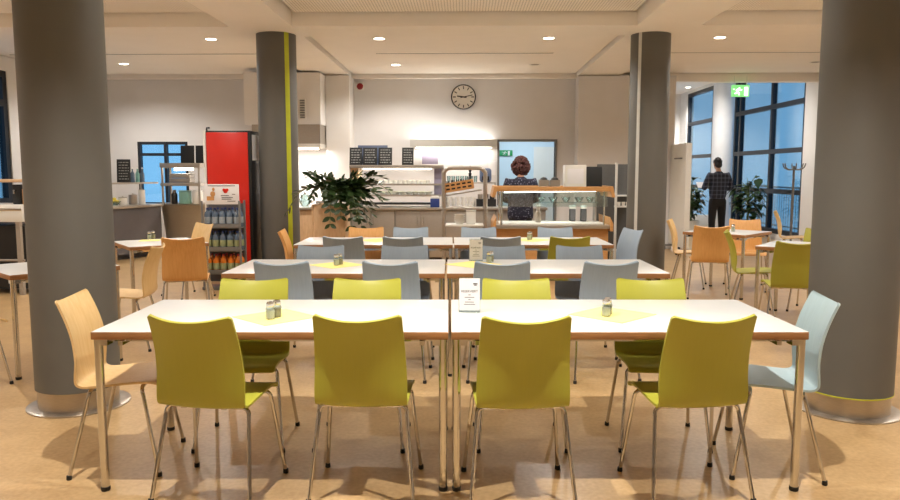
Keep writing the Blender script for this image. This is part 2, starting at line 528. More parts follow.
column('column', *W(-2.33, 10.22)[:2], .262, ZB, 'slimmer looking far grey column with lime green stripe beside the red cabinet', 'lime_stripe', -.80)
column('column', *W(2.69, 10.22)[:2], .262, ZB, 'far grey column with whitish stripe right of the salad buffet', 'white_stripe', PI + .80, sw=.045)
wc = thing('column', W(6.45, 17.8), 0, 'round white column in front of the lounge windows', 'column'); wc['kind'] = 'structure'
MB().lathe([(.24, 0), (.24, 3.92)], seg=40).build('shaft', M['column_white'], wc)

# ------------------------------------------------------------------ lamps in the ceiling
def downlight(x, y, z, on, label, group, power=1.0, cone=150):
    t = thing('ceiling_downlight', (x, y, z), 0, label, 'ceiling light', group)
    MB().lathe([(.075, -.002), (.10, -.004), (.105, 0), (.105, .004), (.075, .004)], seg=28, caps=False).build('trim_ring', M['white'], t)
    MB().lathe([(.076, -.001), (.0, -.001)], seg=28, caps=False).build('lens', M['lamp_on'] if on else M['off_lens'], t)
    if on:
        l = bpy.data.lights.new('downlight_beam', 'SPOT')
        l.energy = LP * power; l.color = LCOL; l.spot_size = R(cone); l.spot_blend = .6; l.shadow_soft_size = .03
        lo = bpy.data.objects.new('downlight_beam', l); COL.objects.link(lo)
        lo.location = (x, y, z - .03)
    return t
LP, LCOL = 120, (1.0, .955, .89)
BEAM = {(2.75, 1.2): (2.8, 114), (2.75, 3.6): (.35, 120), (2.75, 6.0): (.8, 120), (5.4, 1.2): (.4, 140), (5.4, 3.6): (.5, 140), (0, 1.2): (.15, 110), (0, 3.6): (.15, 110), (0, 6.0): (.15, 110)}
VIS = {(-3.6, 10.8): 'lit round ceiling downlight left of the lime striped far column',
       (-1.2, 10.8): 'lit round ceiling downlight in the centre panel, left one of the front pair',
       (1.2, 10.8): 'lit round ceiling downlight in the centre panel, right one of the front pair',
       (3.6, 10.8): 'lit round ceiling downlight right of the far right column',
       (-1.2, 13.4): 'lit round ceiling downlight nearest the clock wall, above the menu boards',
       (-5.95, 13.2): 'lit round ceiling downlight above the left serving counters',
       (1.25, 13.4): 'unlit round ceiling downlight nearest the clock wall',
       (6.05, 13.2): 'unlit round ceiling downlight before the lounge windows'}
for (x, y), lb in VIS.items():
    downlight(x, y, ZF, 'unlit' not in lb, lb, None, 1.0)
for y in (8.1, 5.4, 2.75, .0):
    for x in (-6.0, -3.6, -1.2, 1.2, 3.6, 6.0):
        downlight(x, y, ZN, True, 'lit round ceiling downlight out of view above the tables', 'downlights above the tables', *BEAM.get((y, abs(x)), (.8, 150)))
lt = downlight(*at(688, 90, 22)[:2], 3.915, True, 'bright round ceiling downlight in the lounge beyond the far right column', None, 3)
downlight(5.0, 16.2, 3.915, True, 'added ceiling downlight in the lounge, unseen behind the bulkhead, brightening the white column', None, 2.0)  # extra lamp added out of view to brighten the white lounge column
for x0, x1, lb in ((-7.3, -3.05, 'long thin dark air slot in the ceiling left of the lime striped column'), (-1.4, 1.42, 'long thin dark air slot in the centre ceiling panel'), (3.05, 6.7, 'long thin dark air slot in the ceiling right of the far right column')):
    sd = thing('air_slot', ((x0 + x1) / 2, 12.1, ZF), 0, lb, 'air vent')
    MB().box((0, 0, 0), (x1 - x0, .045, .012)).build('slot', M['dark_metal'], sd, smooth=False)
    b = MB(); b.box((0, .03, 0), (x1 - x0, .016, .014)); b.box((0, -.03, 0), (x1 - x0, .016, .014)); b.build('edging', M['panel'], sd, smooth=False)

# exit sign over the lounge opening
ex = thing('exit_sign', at(740.5, 84, 14.45), A, 'lit green exit sign hanging from the lounge bulkhead', 'exit sign')
MB().box((0, 0, -.13), (.33, .06, .22), .008).build('housing', M['exit_green'], ex)
def pictogram(parent, w, mirror=1, mname='exit_white'):
    b = MB(); y = -.034 if w > .3 else -.012
    k = w / .34 * mirror; q = abs(k)
    b.ball((-.03 * k, y, .05 * q), (.018 * q, .004, .018 * q), sub=1)
    for p0, p1 in (((-.035, .03), (-.06, -.02)), ((-.06, -.02), (-.03, -.05)), ((-.03, -.05), (-.035, -.085)), ((-.06, -.02), (-.085, -.05)), ((-.085, -.05), (-.12, -.05)), ((-.035, .03), (-.005, .01)), ((-.005, .01), (.02, .02)), ((-.035, .03), (-.075, .025)), ((-.075, .025), (-.09, -.005))):
        b.tube([(p0[0] * k, y, p0[1] * q), (p1[0] * k, y, p1[1] * q)], .011 * q, 6)
    b.box((.1 * k, y, -.01 * q), (.07 * q, .006, .16 * q))
    b.box((-.135 * k, y, .03 * q), (.03 * q, .006, .014 * q))
    return b.build('pictogram', M[mname], parent)
p = pictogram(ex, .34); p.location = (0, 0, -.13)
b = MB(); b.tube([(-.12, 0, -.02), (-.12, 0, .15)], .008); b.tube([(.12, 0, -.02), (.12, 0, .15)], .008); b.build('bracket', M['white'], ex)
ex2 = thing('exit_sign', at(506, 153, 17.35) , 0, 'small green exit sign seen through the kitchen doorway', 'exit sign')
MB().box((0, 0, 0), (.3, .03, .13), .004).build('plate', M['exit_dim'], ex2)
p = pictogram(ex2, .22, 1, 'white'); p.location = (0, -.008, 0)

# balcony outside the lounge windows
struct(MB().span((XR + .2, 14, -.3), (XR + 1.6, 25, -.05)).build('balcony_floor', M['balcony'], smooth=False))
rl = thing('balcony_railing', (XR + 1.45, 19.5, -.05), 0, 'metal balcony railing with thin uprights outside the lounge windows', 'railing')
b = MB(); b.box((0, 0, 1.13), (.05, 10.5, .04)); b.box((0, 0, .12), (.03, 10.5, .03)); b.build('rail', M['grey_metal'], rl, smooth=False)
b = MB()
for k in range(75): b.tube([(0, -5.2 + k * .14, 0), (0, -5.2 + k * .14, 1.12)], .009, 6)
b.build('uprights', M['grey_metal'], rl)

# ================================================================== light of the hood tube, and an unseen staff room light without a fitting
def area(name, loc, rot, sx, sy, e, col):
    l = bpy.data.lights.new(name, 'AREA'); l.shape = 'RECTANGLE'; l.size = sx; l.size_y = sy; l.energy = e; l.color = col
    o = bpy.data.objects.new(name, l); COL.objects.link(o); o.location = loc; o.rotation_euler = rot
    return o
area('hood_lamp_light', (-3.2, 14.1, 1.90), (0, 0, 0), 1.0, .1, 60, (1, .95, .88))
area('staff_room_lamp_light', (1.3, 16.2, 2.68), (0, 0, 0), 1.0, .5, 26, (.86, .95, 1))
world = bpy.data.worlds.new('dusk'); SC.world = world; world.use_nodes = True
nt = world.node_tree; bg = nt.nodes['Background']
tc = nt.nodes.new('ShaderNodeTexCoord'); sx = nt.nodes.new('ShaderNodeSeparateXYZ'); nt.links.new(tc.outputs['Generated'], sx.inputs[0])
cr = nt.nodes.new('ShaderNodeValToRGB'); cr.color_ramp.elements[0].position = 0.0; cr.color_ramp.elements[1].position = .5
cr.color_ramp.elements[0].color = lin((124, 162, 190)); cr.color_ramp.elements[1].color = lin((112, 154, 192))
nt.links.new(sx.outputs[2], cr.inputs['Fac']); nt.links.new(cr.outputs['Color'], bg.inputs['Color'])
bg.inputs['Strength'].default_value = 2.1

cam = bpy.data.cameras.new('camera'); cam.lens = F * 36 / 900; cam.sensor_width = 36; cam.clip_start = .05
co = bpy.data.objects.new('camera', cam); COL.objects.link(co)
co.location = (0, 0, EYE); co.rotation_euler = (PI / 2 - PITCH, 0, A)
SC.camera = co
SC.view_settings.view_transform = 'Standard'; SC.view_settings.look = 'None'
SC.view_settings.gamma = 1; SC.view_settings.use_curve_mapping = False
SC.view_settings.exposure = 0.27
# ================================================================== tables
TH = .755
def make_table(name, sx, sy, label, cat, group, loc, rz, top_bev=.003):
    t = thing(name, loc, rz, label, cat, group)
    b = MB(); b.box((0, 0, TH - .018), (sx, sy, .036), top_bev)
    for f in b.bm.faces: f.material_index = 0 if f.normal.z > .9 else 1
    b.build('tabletop', [M['laminate'], M['edge']], t)
    b = MB(); i = .024; j = .12
    for s in (-1, 1):
        b.box((0, s * (sy / 2 - j), TH - .058), (sx - .06, .022, .02)); b.box((s * (sx / 2 - j), 0, TH - .058), (.022, sy - .06, .02))
        for q in (-1, 1): b.box((q * sx * .3, s * (sy / 2 - j), TH - .042), (.03, .03, .014)); b.box((q * (sx / 2 - .04), s * (sy / 2 - .04), TH - .05), (.06, .06, .03))
    b.build('frame', M['chrome'], t, smooth=False)
    for ax in (-1, 1):
        for ay in (-1, 1):
            x, y = ax * (sx / 2 - i), ay * (sy / 2 - i)
            l = MB().tube([(x, y, .012), (x, y, TH - .037)], .019, 18).build('leg', M['chrome'], t)
            MB().lathe([(.019, 0), (.021, .004), (.021, .02)], (x, y, 0), 16).build('foot_cap', M['rubber'], l)
    return t
TL, TD = 1.62, .863
GT = 'rectangular tables of the three long rows'
proto_t = make_table('dining_table', TL, TD, 'long white dining table in front, left one of the nearest pair', 'table', GT, W(-.818, 3.745), A)
ROWS = [(3.745, -.002, 1.0), (5.70, -.03, .985), (7.80, .035, .98)]
rn = ['nearest', 'middle', 'farthest']
for k, (d, x, s) in enumerate(ROWS):
    for side in (-1, 1):
        if k == 0 and side < 0: continue
        o = dup(proto_t, W(x + side * .818 * s, d), A, 'white dining table, %s half of the %s row' % (('left', 'right')[side > 0], rn[k]), 'table', GT)
        o.scale = (s, 1, 1)
proto_t['label'] = 'white dining table, left half of the nearest row'
GS = 'square tables at the sides'
def square(cx, cy, ang, lb):
    global proto_s
    if proto_s is None: proto_s = make_table('dining_table', .77, .77, lb, 'table', GS, W(cx * .96, cy * .96), A + ang)
    else: dup(proto_s, W(cx * .96, cy * .96), A + ang, lb, 'table', GS)
proto_s = None
square(-3.23, 5.95, R(47), 'square white table partly hidden behind the near left column')
square(-3.13, 8.0, R(36), 'square white table with shakers before the left serving counters')
square(3.52, 9.43, R(-45), 'square table at right with four chairs, below the standing man')
square(3.68, 7.64, R(-38), 'square table at right cut off by the near right column')

# ================================================================== chairs
PROF = [(.212, .432), (.200, .447), (.165, .455), (.09, .455), (0, .448), (-.09, .440), (-.15, .439), (-.182, .455), (-.193, .50), (-.199, .58), (-.209, .66), (-.231, .74), (-.264, .822), (-.279, .851)]
def shell_mb():
    n, m, th = 40, 14, .011
    path = catmull(PROF, n)
    L = [0]
    for a, c in zip(path[:-1], path[1:]): L.append(L[-1] + (c - a).length)
    T = L[-1]
    b = MB(); grid = []
    for i, p in enumerate(path):
        t = L[i] / T
        tan = (path[min(i + 1, n)] - path[max(i - 1, 0)]).normalized()
        nor = Vector((tan.y, -tan.x))       # towards the sitter
        if nor.y < 0 and t < .5: nor = -nor
        if t >= .5 and nor.x < 0: nor = -nor
        back = max(0, min(1, (t - .42) / .25)); back = back * back * (3 - 2 * back)
        w = .408 * (1 - back) + (.418 - .034 * max(0, (t - .55) / .45)) * back
        e = .013
        ds, de = L[i], T - L[i]
        shr = 0
        for q in (ds, de):
            if q < e: shr = max(shr, e - math.sqrt(max(0, e * e - (e - q) ** 2)))
        w -= 2 * shr
        row = []
        for j in range(m + 1):
            u = -1 + 2 * j / m
            bow = (.046 * back + .006 * (1 - back)) * (u * u - .35)
            q = p + nor * bow
            row.append((Vector((u * w / 2, q.x, q.y)), Vector((0, nor.x, nor.y))))
        grid.append(row)
    front = [[b.bm.verts.new(v + nn * th / 2) for v, nn in r] for r in grid]
    rear = [[b.bm.verts.new(v - nn * th / 2) for v, nn in r] for r in grid]
    def q(*v): 
        f = b.bm.faces.new(v); f.tag = True
    for i in range(n):
        for j in range(m):
            q(front[i][j], front[i][j + 1], front[i + 1][j + 1], front[i + 1][j])
            q(rear[i][j], rear[i + 1][j], rear[i + 1][j + 1], rear[i][j + 1])
        q(front[i][0], front[i + 1][0], rear[i + 1][0], rear[i][0]); q(front[i][m], rear[i][m], rear[i + 1][m], front[i + 1][m])
    for j in range(m):
        q(front[0][j], rear[0][j], rear[0][j + 1], front[0][j + 1]); q(front[n][j], front[n][j + 1], rear[n][j + 1], rear[n][j])
    return b
def make_chair(material, loc, rz, label, group):
    t = thing('shell_chair', loc, rz, label, 'chair', group)
    t.scale = (1.0,) * 3
    shell_mb().build('seat_shell', M[material], t, angle=50)
    for sx in (-1, 1):
        for fy, top in ((1, .434), (-1, .4265)):
            yb = .125 if fy > 0 else .112
            foot = Vector((sx * .234, fy * (.205 if fy > 0 else .214), .012)); kn = Vector((sx * .198, fy * (yb + .008), top - .030))
            pts = [Vector((sx * .09, fy * yb, top)), Vector((sx * .168, fy * yb, top))] + [Vector((sx * (.168 + .03 * math.sin(a)), fy * (yb + .004 * a), top - .030 + .03 * math.cos(a))) for a in (.35, .7, 1.05, 1.35)] + [kn.lerp(foot, q) for q in (.02, .35, .7, 1)]
            l = MB().tube(pts, .0095, 10).build('leg', M['chrome'], t)
            x, y = sx * .2343, fy * (.205 if fy > 0 else .2145)
            MB().lathe([(.012, 0), (.0135, .004), (.012, .022)], (x, y, 0), 12).build('foot_cap', M['rubber'], l)
    b = MB()
    for sx in (-1, 1): b.box((sx * .095, -.005, .431), (.026, .30, .010), .003)
    b.box((0, .1, .430), (.2, .022, .010)); b.box((0, -.1, .426), (.2, .022, .010))
    b.build('under_frame', M['chrome'], t)
    return t
CH = {}
def chair(material, x, d, rot, label, group, dz=0):
    if material not in CH:
        CH[material] = make_chair(material, W(x, d), A + R(rot), label, group)
        return CH[material]
    return dup(CH[material], W(x, d), A + R(rot), label, 'chair', group)
order = ['leftmost', 'second from left', 'third from left', 'rightmost']
for k, (x, r) in enumerate(((-1.073, -9), (-.388, -2.5), (.313, 3), (1.10, 7))):
    chair('lime', x, 3.375 + (0, .02, -.01, .01)[k], r, 'lime green shell chair, back to us at the nearest row, %s' % order[k], 'lime chairs on the near side of the nearest row')
for k, (x, r) in enumerate(((-1.122, 181), (-.48, 179), (.382, 180.5), (1.145, 178))):
    chair('lime', x, 4.01, r, 'lime green shell chair facing us behind the nearest row, %s' % order[k], 'lime chairs on the far side of the nearest row')
chair('beech', -1.645, 3.71, -84, 'natural beech shell chair at the left end of the nearest table', None)
chair('paleblue', 1.60, 3.66, 81, 'pale blue shell chair at the right end of the nearest table', None)
for k, (x, r) in enumerate(((-1.148, -3), (-.396, -4), (.348, 3), (1.086, 6))):
    chair('bluegrey', x, 5.33, r, 'blue grey shell chair, back to us at the middle row, %s' % order[k], 'blue grey chairs on the near side of the middle row')
for k, (x, r) in enumerate(((-1.08, 180), (-.374, 181), (.433, 180), (1.08, 180))):
    chair('bluegrey', x, 5.965, r, 'blue grey shell chair facing us behind the middle row, %s' % order[k], 'blue grey chairs on the far side of the middle row')
for k, (x, c) in enumerate(((-1.015, 'bluegrey'), (-.455, 'bluegrey'), (.484, 'bluegrey'), (1.139, 'lime'))):
    chair(c, x, 7.33, (-2, 1, 0, 2)[k], ('blue grey shell chair, back to us at the farthest row, %s' % order[k]) if c != 'lime' else 'olive green shell chair, back to us at the farthest row', 'chairs on the near side of the farthest row')
for k, (x, c) in enumerate(((-.935, 'orange_beech'), (-.437, 'bluegrey'), (.32, 'bluegrey'), (1.172, 'bluegrey'))):
    chair(c, x, 8.055, 180, ('blue grey shell chair facing us behind the farthest row, %s' % order[k]) if k else 'warm beech shell chair facing us behind the farthest row', 'chairs on the far side of the farthest row')
chair('orange_beech', -1.53, 7.9, -85, 'warm beech shell chair at the left end of the farthest row', None)
chair('bluegrey', 1.75, 7.98, 108, 'blue grey shell chair at the right end of the farthest row', None)
GL, GR = 'chairs at the left square tables', 'chairs at the right square tables'
chair('beech', -3.38, 5.10, -43, 'beech shell chair at far left edge, mostly out of the picture', GL)
chair('beech', -2.72, 6.24, 97, 'beech shell chair seen side on, left of the red cabinet, seat towards the near column', GL)
chair('orange_beech', -2.58, 7.24, 14, 'warm beech shell chair with its back to us before the bottle rack', GL)
chair('beech', -3.13, 8.80, 138, 'beech shell chair half hidden behind the warm beech chair by the bottle rack', GL)
chair('orange_beech', 3.05, 8.73, -14, 'warm beech shell chair with its back to us at the right square table', GR)
chair('beech', 3.10, 9.60, -112, 'pale beech shell chair turned sideways beside the white partition', GR)
chair('orange_beech', 3.802, 9.485, 168, 'warm beech shell chair facing us behind the right square table', GR)
chair('lime', 3.16, 7.72, -108, 'lime green shell chair turned sideways between the two right square tables', GR)
chair('lime', 3.13, 6.80, -10, 'olive green shell chair with its back to us beside the near right column', GR)
chair('lime', 3.898, 7.834, 142, 'lime green shell chair mostly hidden behind the near right column', GR)
chair('beech', 3.226, 5.952, -60, 'pale beech chair peeping out from behind the near right column', GR)
chair('beech', 5.42, 11.75, -112, 'pale beech shell chair seen side on in front of the coat stand', GR)

# ================================================================== things on the tables
def napkin(x, d, rot, label, s=.32):
    return single(MB().box((0, 0, .0012), (s, s, .002)), 'paper_napkin', M['yellow_cloth'], W(x, d, TH), A + R(rot), label, 'napkin', 'yellow paper napkins on the tables', smooth=False)
def top_pt(px, py):
    d = 4.0
    for _ in range(30):
        z = at(px, py, d).z
        d *= (EYE - TH) / (EYE - z)
    u = (px - 450) / F; v = (250 - py) / F
    return u * d / (math.cos(PITCH) + v * math.sin(PITCH)), d
napkin(*top_pt(276, 317), 45, 'yellow square napkin under the shakers at the left of the nearest table', .31)
napkin(*top_pt(612, 314.5), 45, 'yellow square napkin under the shakers at the right of the nearest table', .32)
napkin(*top_pt(337, 265), 45, 'yellow square napkin at the left of the middle row')
napkin(*top_pt(473, 264.5), 45, 'yellow square napkin beside the menu holder of the middle row')
napkin(*top_pt(378, 240.3), 45, 'yellow square napkin at the left of the farthest row')
napkin(*top_pt(531, 240), 45, 'yellow square napkin under the shaker of the farthest row')
napkin(*top_pt(150, 240.5), 15, 'yellow square napkin on the table before the left serving counters', .2)
def make_shaker(loc, label, filling):
    t = thing('shaker', loc, 0, label, 'shaker', 'salt and pepper shakers on the tables')
    MB().lathe([(.019, 0), (.022, .003), (.022, .05), (.017, .062), (.017, .064)], seg=20).build('jar', M['glass'], t)
    MB().lathe([(.018, .004), (.0205, .006), (.0205, .045), (.001, .047)], seg=16).build('filling', M[filling], t)
    MB().lathe([(.018, .062), (.019, .064), (.019, .078), (.014, .085), (.0, .086)], seg=18).build('cap', M['chrome'], t)
    return t
sp = {'salt': None, 'pepper': None}
def shaker(x, d, kind, label, dz=.0025):
    p = W(x, d, TH + dz)
    if sp[kind] is None: sp[kind] = make_shaker(p, label, kind)
    else: dup(sp[kind], p, 0, label, 'shaker', 'salt and pepper shakers on the tables')
def pair(px, py, place, dz=.0025):
    x, d = top_pt(px, py)
    shaker(x, d, 'salt', 'front salt shaker of the pair ' + place, dz)
    shaker(x + .02, d + .055, 'pepper', 'rear pepper shaker of the pair ' + place, dz)
pair(270.5, 319.5, 'at the left of the nearest table')
pair(606, 316.5, 'at the right of the nearest table')
pair(336.5, 265.5, 'at the left of the middle row')
pair(489, 262.5, 'beside the menu holder of the middle row')
pair(529, 240.3, 'at the right of the farthest row')
pair(149.5, 239.5, 'on the table before the left serving counters')
pair(733, 231.5, 'on the right square table with four chairs', 0)
def menu_holder(px, py, label, sc=1.0):
    x, d = top_pt(px, py)
    t = thing('menu_holder', W(x, d, TH + .0005), A + R(-4), label, 'menu holder', 'acrylic menu holders on the tables')
    b = MB(); b.box((0, .0, .006), (.11, .06, .006), .002); b.box((0, 0, .093), (.112, .006, .176), .001)
    b.build('acrylic_stand', M['glass'], t)
    MB().box((0, -.0042, .092), (.106, .0016, .168)).build('card', M['paper'], t, smooth=False)
    b = MB()
    b.add_mesh(text_mesh('RESERVIERT', .0165), Matrix.Translation((0, -.0056, .108)) @ Euler((PI / 2, 0, 0)).to_matrix().to_4x4())
    for k, w in enumerate((.012, .05, .012, .046, .058)):
        b.box((0, -.0056, .090 - k * .0125), (w, .0008, .0026))
    b.box((.03, -.0056, .148), (.022, .0008, .006)); b.box((.03, -.0056, .140), (.014, .0008, .0025))
    b.build('lettering', M['ink'], t, smooth=False)
menu_holder(469.5, 312, 'clear menu holder with white card at the middle of the nearest table')
menu_holder(476, 261, 'clear menu holder with white card on the middle row')
# ================================================================== red drinks cabinet and bottle rack
p = at(227.5, 288, 9.95)
cab = thing('drinks_cabinet', (p.x + .062, p.y + .38, 0), 0, 'tall red and black drinks cabinet beside the lime striped column', 'cabinet')
b = MB(); b.box((0, 0, 1.02), (.60, .72, 2.0), .006); b.build('body', M['black'], cab)
b = MB(); b.box((-.01, -.373, 1.03), (.55, .02, 1.93), .004); b.build('front_panel', M['red'], cab)
b = MB(); b.box((-.31, -.36, 1.02), (.035, .05, 2.0), .004); b.build('edge_strip', M['white'], cab)
b = MB(); b.box((.304, -.1, 1.80), (.008, .40, .34)); b.build('side_notice', M['paper'], cab, smooth=False)
b = MB(); b.box((.20, -.40, 1.0), (.025, .03, .16), .006); b.build('handle', M['black'], cab)
b = MB(); b.tube([(-.3, -.3, 2.02), (-.3, -.3, 2.06), (-.26, -.3, 2.06)], .012); b.build('hinge', M['dark_metal'], cab)
p = at(225.5, 288, 9.36)
rk = thing('bottle_rack', (p.x, p.y, 0), 0, 'metal bottle rack with picture header standing before the red cabinet', 'display rack')
b = MB()
for x in (-.235, .235):
    b.box((x, -.09, .56), (.022, .022, 1.12)); b.box((x, .12, .56), (.022, .022, 1.12))
b.build('uprights', M['grey_metal'], rk, smooth=False)
MB().box((0, .122, .58), (.45, .008, 1.0)).build('back_sheet', M['dark_panel'], rk, smooth=False)
b = MB(); b.box((0, 0, .02), (.5, .26, .04), .004); b.build('base', M['grey_metal'], rk)
SH = (.20, .49, .78)
for z in SH:
    b = MB(); b.box((0, .015, z), (.455, .20, .014)); b.box((0, -.09, z + .03), (.455, .01, .05)); b.build('shelf', M['grey_metal'], rk, smooth=False)
b = MB(); b.box((.02, -.09, 1.20), (.43, .015, .25), .003); sg = b.build('header_card', M['paper'], rk)
b = MB(); b.ball((-.09, -.1, 1.205), (.032, .004, .035)); b.ball((-.08, -.1, 1.262), (.017, .004, .022)); b.box((-.12, -.1, 1.15), (.09, .004, .05)); b.build('printed_figure', M['buffet_wood'], sg)
b = MB(); b.ball((.07, -.1, 1.24), (.03, .004, .028)); b.ball((.05, -.1, 1.255), (.018, .004, .018)); b.ball((.092, -.1, 1.255), (.018, .004, .018)); b.build('red_emblem', M['red'], sg)
b = MB()
for k, (x, z, w) in enumerate(((.02, 1.305, .34), (.06, 1.185, .10), (.17, 1.20, .04), (.09, 1.16, .14), (.08, 1.14, .12), (.14, 1.115, .1))): b.box((x, -.0985, z), (w, .003, .008))
b.build('print_lines', M['ink'], sg, smooth=False)
def make_bottle(liquid, lab, cap, label, loc, group):
    t = thing('drink_bottle', loc, random.random() * 6, label, 'bottle', group)
    MB().lathe([(.0, 0), (.036, .0), (.040, .006), (.040, .15), (.034, .18), (.016, .205), (.014, .225), (0, .226)], seg=20, caps=False).build('bottle', M[liquid], t)
    MB().lathe([(.0408, .05), (.0408, .13)], seg=20, caps=False).build('paper_label', M[lab], t)
    MB().lathe([(.016, .218), (.016, .243), (0, .244)], seg=16).build('cap', M[cap], t)
    return t
kinds = [('juice', 'label_green', 'cap_red', 'orange drink bottle on the bottom shelf of the bottle rack'), ('water', 'label_green', 'cap_blue', 'clear drink bottle on the middle shelf of the bottle rack'), ('water', 'label', 'cap_blue', 'clear drink bottle on the top shelf of the bottle rack')]
pos = ['first from left', 'second from left', 'third from left', 'fourth from left', 'rightmost']
for z, (l, lb, cp, text) in zip(SH, kinds):
    pr = None
    for k in range(5):
        loc = (rk.location.x - .185 + k * .0925, rk.location.y - .036, z + .0075)
        txt = text + ', ' + pos[k]
        grp = 'bottles on the rack'
        if pr is None: pr = make_bottle(l, lb, cp, txt, loc, grp)
        else: dup(pr, loc, k * 1.3, txt, 'bottle', grp)
        dup(pr, (loc[0] + .012, loc[1] + .088, loc[2]), k * .7, '%s bottle in the rear row of the %s rack shelf, %s' % (l.replace('water', 'clear').replace('juice', 'orange'), {.20: 'bottom', .49: 'middle', .78: 'top'}[z], pos[k]), 'bottle', grp)

# ================================================================== tall plant in its wooden planter
p = at(331, 203, 9.75)
pl = thing('potted_plant', (p.x, p.y, 0), 0, 'large dark green potted plant with arching fronds in tall pale wood planter', 'potted plant')
b = MB()
for s in (-1, 1):
    b.box((s * .2, 0, .53), (.03, .43, 1.06), .003); b.box((0, s * .2, .53), (.37, .03, 1.06), .003)
b.box((0, 0, .05), (.37, .37, .04)); b.build('planter', M['panel_wood'], pl)
MB().box((0, 0, 1.0), (.368, .368, .03)).build('soil', M['soil'], pl, smooth=False)
def frond(base, tip, sag, nl, ll, seed):
    rnd = random.Random(seed)
    base, tip = Vector(base), Vector(tip)
    mid = (base + tip) / 2 + Vector((0, 0, sag))
    path = catmull([base, base.lerp(mid, .5) + Vector((0, 0, sag * .35)), mid, mid.lerp(tip, .55) + Vector((0, 0, sag * .3)), tip], 24)
    b = MB(); b.tube(path, [.012 - .009 * i / 24 for i in range(25)], 7)
    for k in range(nl):
        t = .22 + .78 * k / (nl - 1)
        i = min(int(t * 24), 23)
        q = path[i].lerp(path[i + 1], t * 24 - i)
        tan = (path[i + 1] - path[i]).normalized()
        side = tan.cross(Vector((0, 0, 1)))
        side = side.normalized() if side.length > .05 else Vector((1, 0, 0))
        upv = side.cross(tan).normalized()
        for s in (-1, 1):
            d = (side * s * (.8 + rnd.random() * .3) + tan * (.55 + .3 * rnd.random()) + upv * (rnd.random() - .35) * .9).normalized()
            wv = d.cross(upv + side * (rnd.random() - .5) * .8).normalized()
            n = wv.cross(d).normalized()
            l = ll * (.8 + .4 * rnd.random()) * (1 - .35 * abs(2 * t - 1.1))
            w = l * .25
            v = []
            for a, ww, c in ((0, .1, 0), (.25, .8, .03), (.5, 1, .045), (.8, .62, .02), (1, .04, -.03)):
                o = q + d * (l * a) + n * (c * l * -1)
                v.append((b.bm.verts.new(o - wv * w * ww + n * w * ww * .25), b.bm.verts.new(o), b.bm.verts.new(o + wv * w * ww + n * w * ww * .25)))
            for a, c in zip(v[:-1], v[1:]):
                for f in (b.bm.faces.new((a[0], a[1], c[1], c[0])), b.bm.faces.new((a[1], a[2], c[2], c[1]))):
                    f.material_index = 1; f.tag = True
    return b
def rel(px, py, d): return at(px, py, d) - Vector((pl.location.x, pl.location.y, 0))
tips = [((287, 212), 9.5, .30, 13), ((307, 176), 9.9, .16, 13), ((318, 181), 9.6, .14, 12), ((325, 176), 9.9, .06, 10), ((364, 174), 9.7, .10, 13), ((384, 178), 9.6, .16, 14),
        ((388, 190), 9.8, .20, 13), ((374, 205), 9.5, .25, 12), ((352, 226), 9.4, .42, 13), ((344, 186), 9.5, .05, 12), ((362, 226), 9.45, .45, 14), ((330, 224), 9.35, .42, 14),
        ((372, 214), 9.4, .36, 13), ((352, 180), 9.95, .05, 12), ((336, 196), 9.4, .12, 12), ((312, 200), 9.5, .22, 11), ((376, 190), 9.35, .18, 13), ((356, 205), 9.35, .22, 13), ((366, 196), 9.4, .16, 12), ((382, 200), 9.55, .2, 13), ((368, 222), 9.5, .42, 14), ((357, 216), 9.3, .35, 13), ((379, 183), 9.7, .12, 13), ((341, 216), 9.35, .33, 12), ((372, 182), 9.5, .1, 12)]
for k, ((px, py), d, sag, nl) in enumerate(tips):
    a = k * 2.4
    frond((.11 * math.cos(a), .11 * math.sin(a), 1.0), rel(px, py, d), sag, nl, .15, k).build('frond', [M['stem'], M['leaf']], pl)

# ================================================================== back serving counter
CY = 12.12      # front of the counter
zc = .90
units = [(-2.72, -1.93), (-1.93, -1.12), (-1.12, -.30), (-.30, .52), (.52, 1.34)]
nm = ['pale wood front counter unit behind the tall plant', 'steel front counter unit under the left end of the food display', 'steel front counter unit under the right end of the food display', 'counter unit behind the tray trolley', 'counter unit behind the buffet and the kitchen worker']
for k, ((x0, x1), lb) in enumerate(zip(units, nm)):
    t = thing('counter_unit', ((x0 + x1) / 2, CY + .35, 0), 0, lb, 'counter')
    w = x1 - x0 - .006
    b = MB(); b.box((0, .01, .47), (w, .66, .78), .003); b.build('body', M['panel_wood' if k == 0 else 'steel'], t)
    b = MB(); b.box((0, .04, .04), (w, .56, .08)); b.build('plinth', M['dark_panel'], t, smooth=False)
    for s in (-1, 1):
        b = MB(); b.box((s * w / 4, -.33, .475), (w / 2 - .008, .02, .76), .003); d = b.build('door', M['panel_wood' if k == 0 else 'steel'], t)
        b = MB(); b.tube([(s * .05, -.341, .75), (s * .05, -.365, .75), (s * .05, -.365, .62), (s * .05, -.341, .62)], .006, 8); b.build('handle', M['chrome'], d)
x0, x1 = units[0][0] - .02, units[-1][1] + .02
single(MB().box((0, 0, .02), (x1 - x0, .76, .04), .006), 'worktop', M['steel'], ((x0 + x1) / 2, CY + .34, .861), 0, 'long pale steel worktop running under the food display', 'worktop')
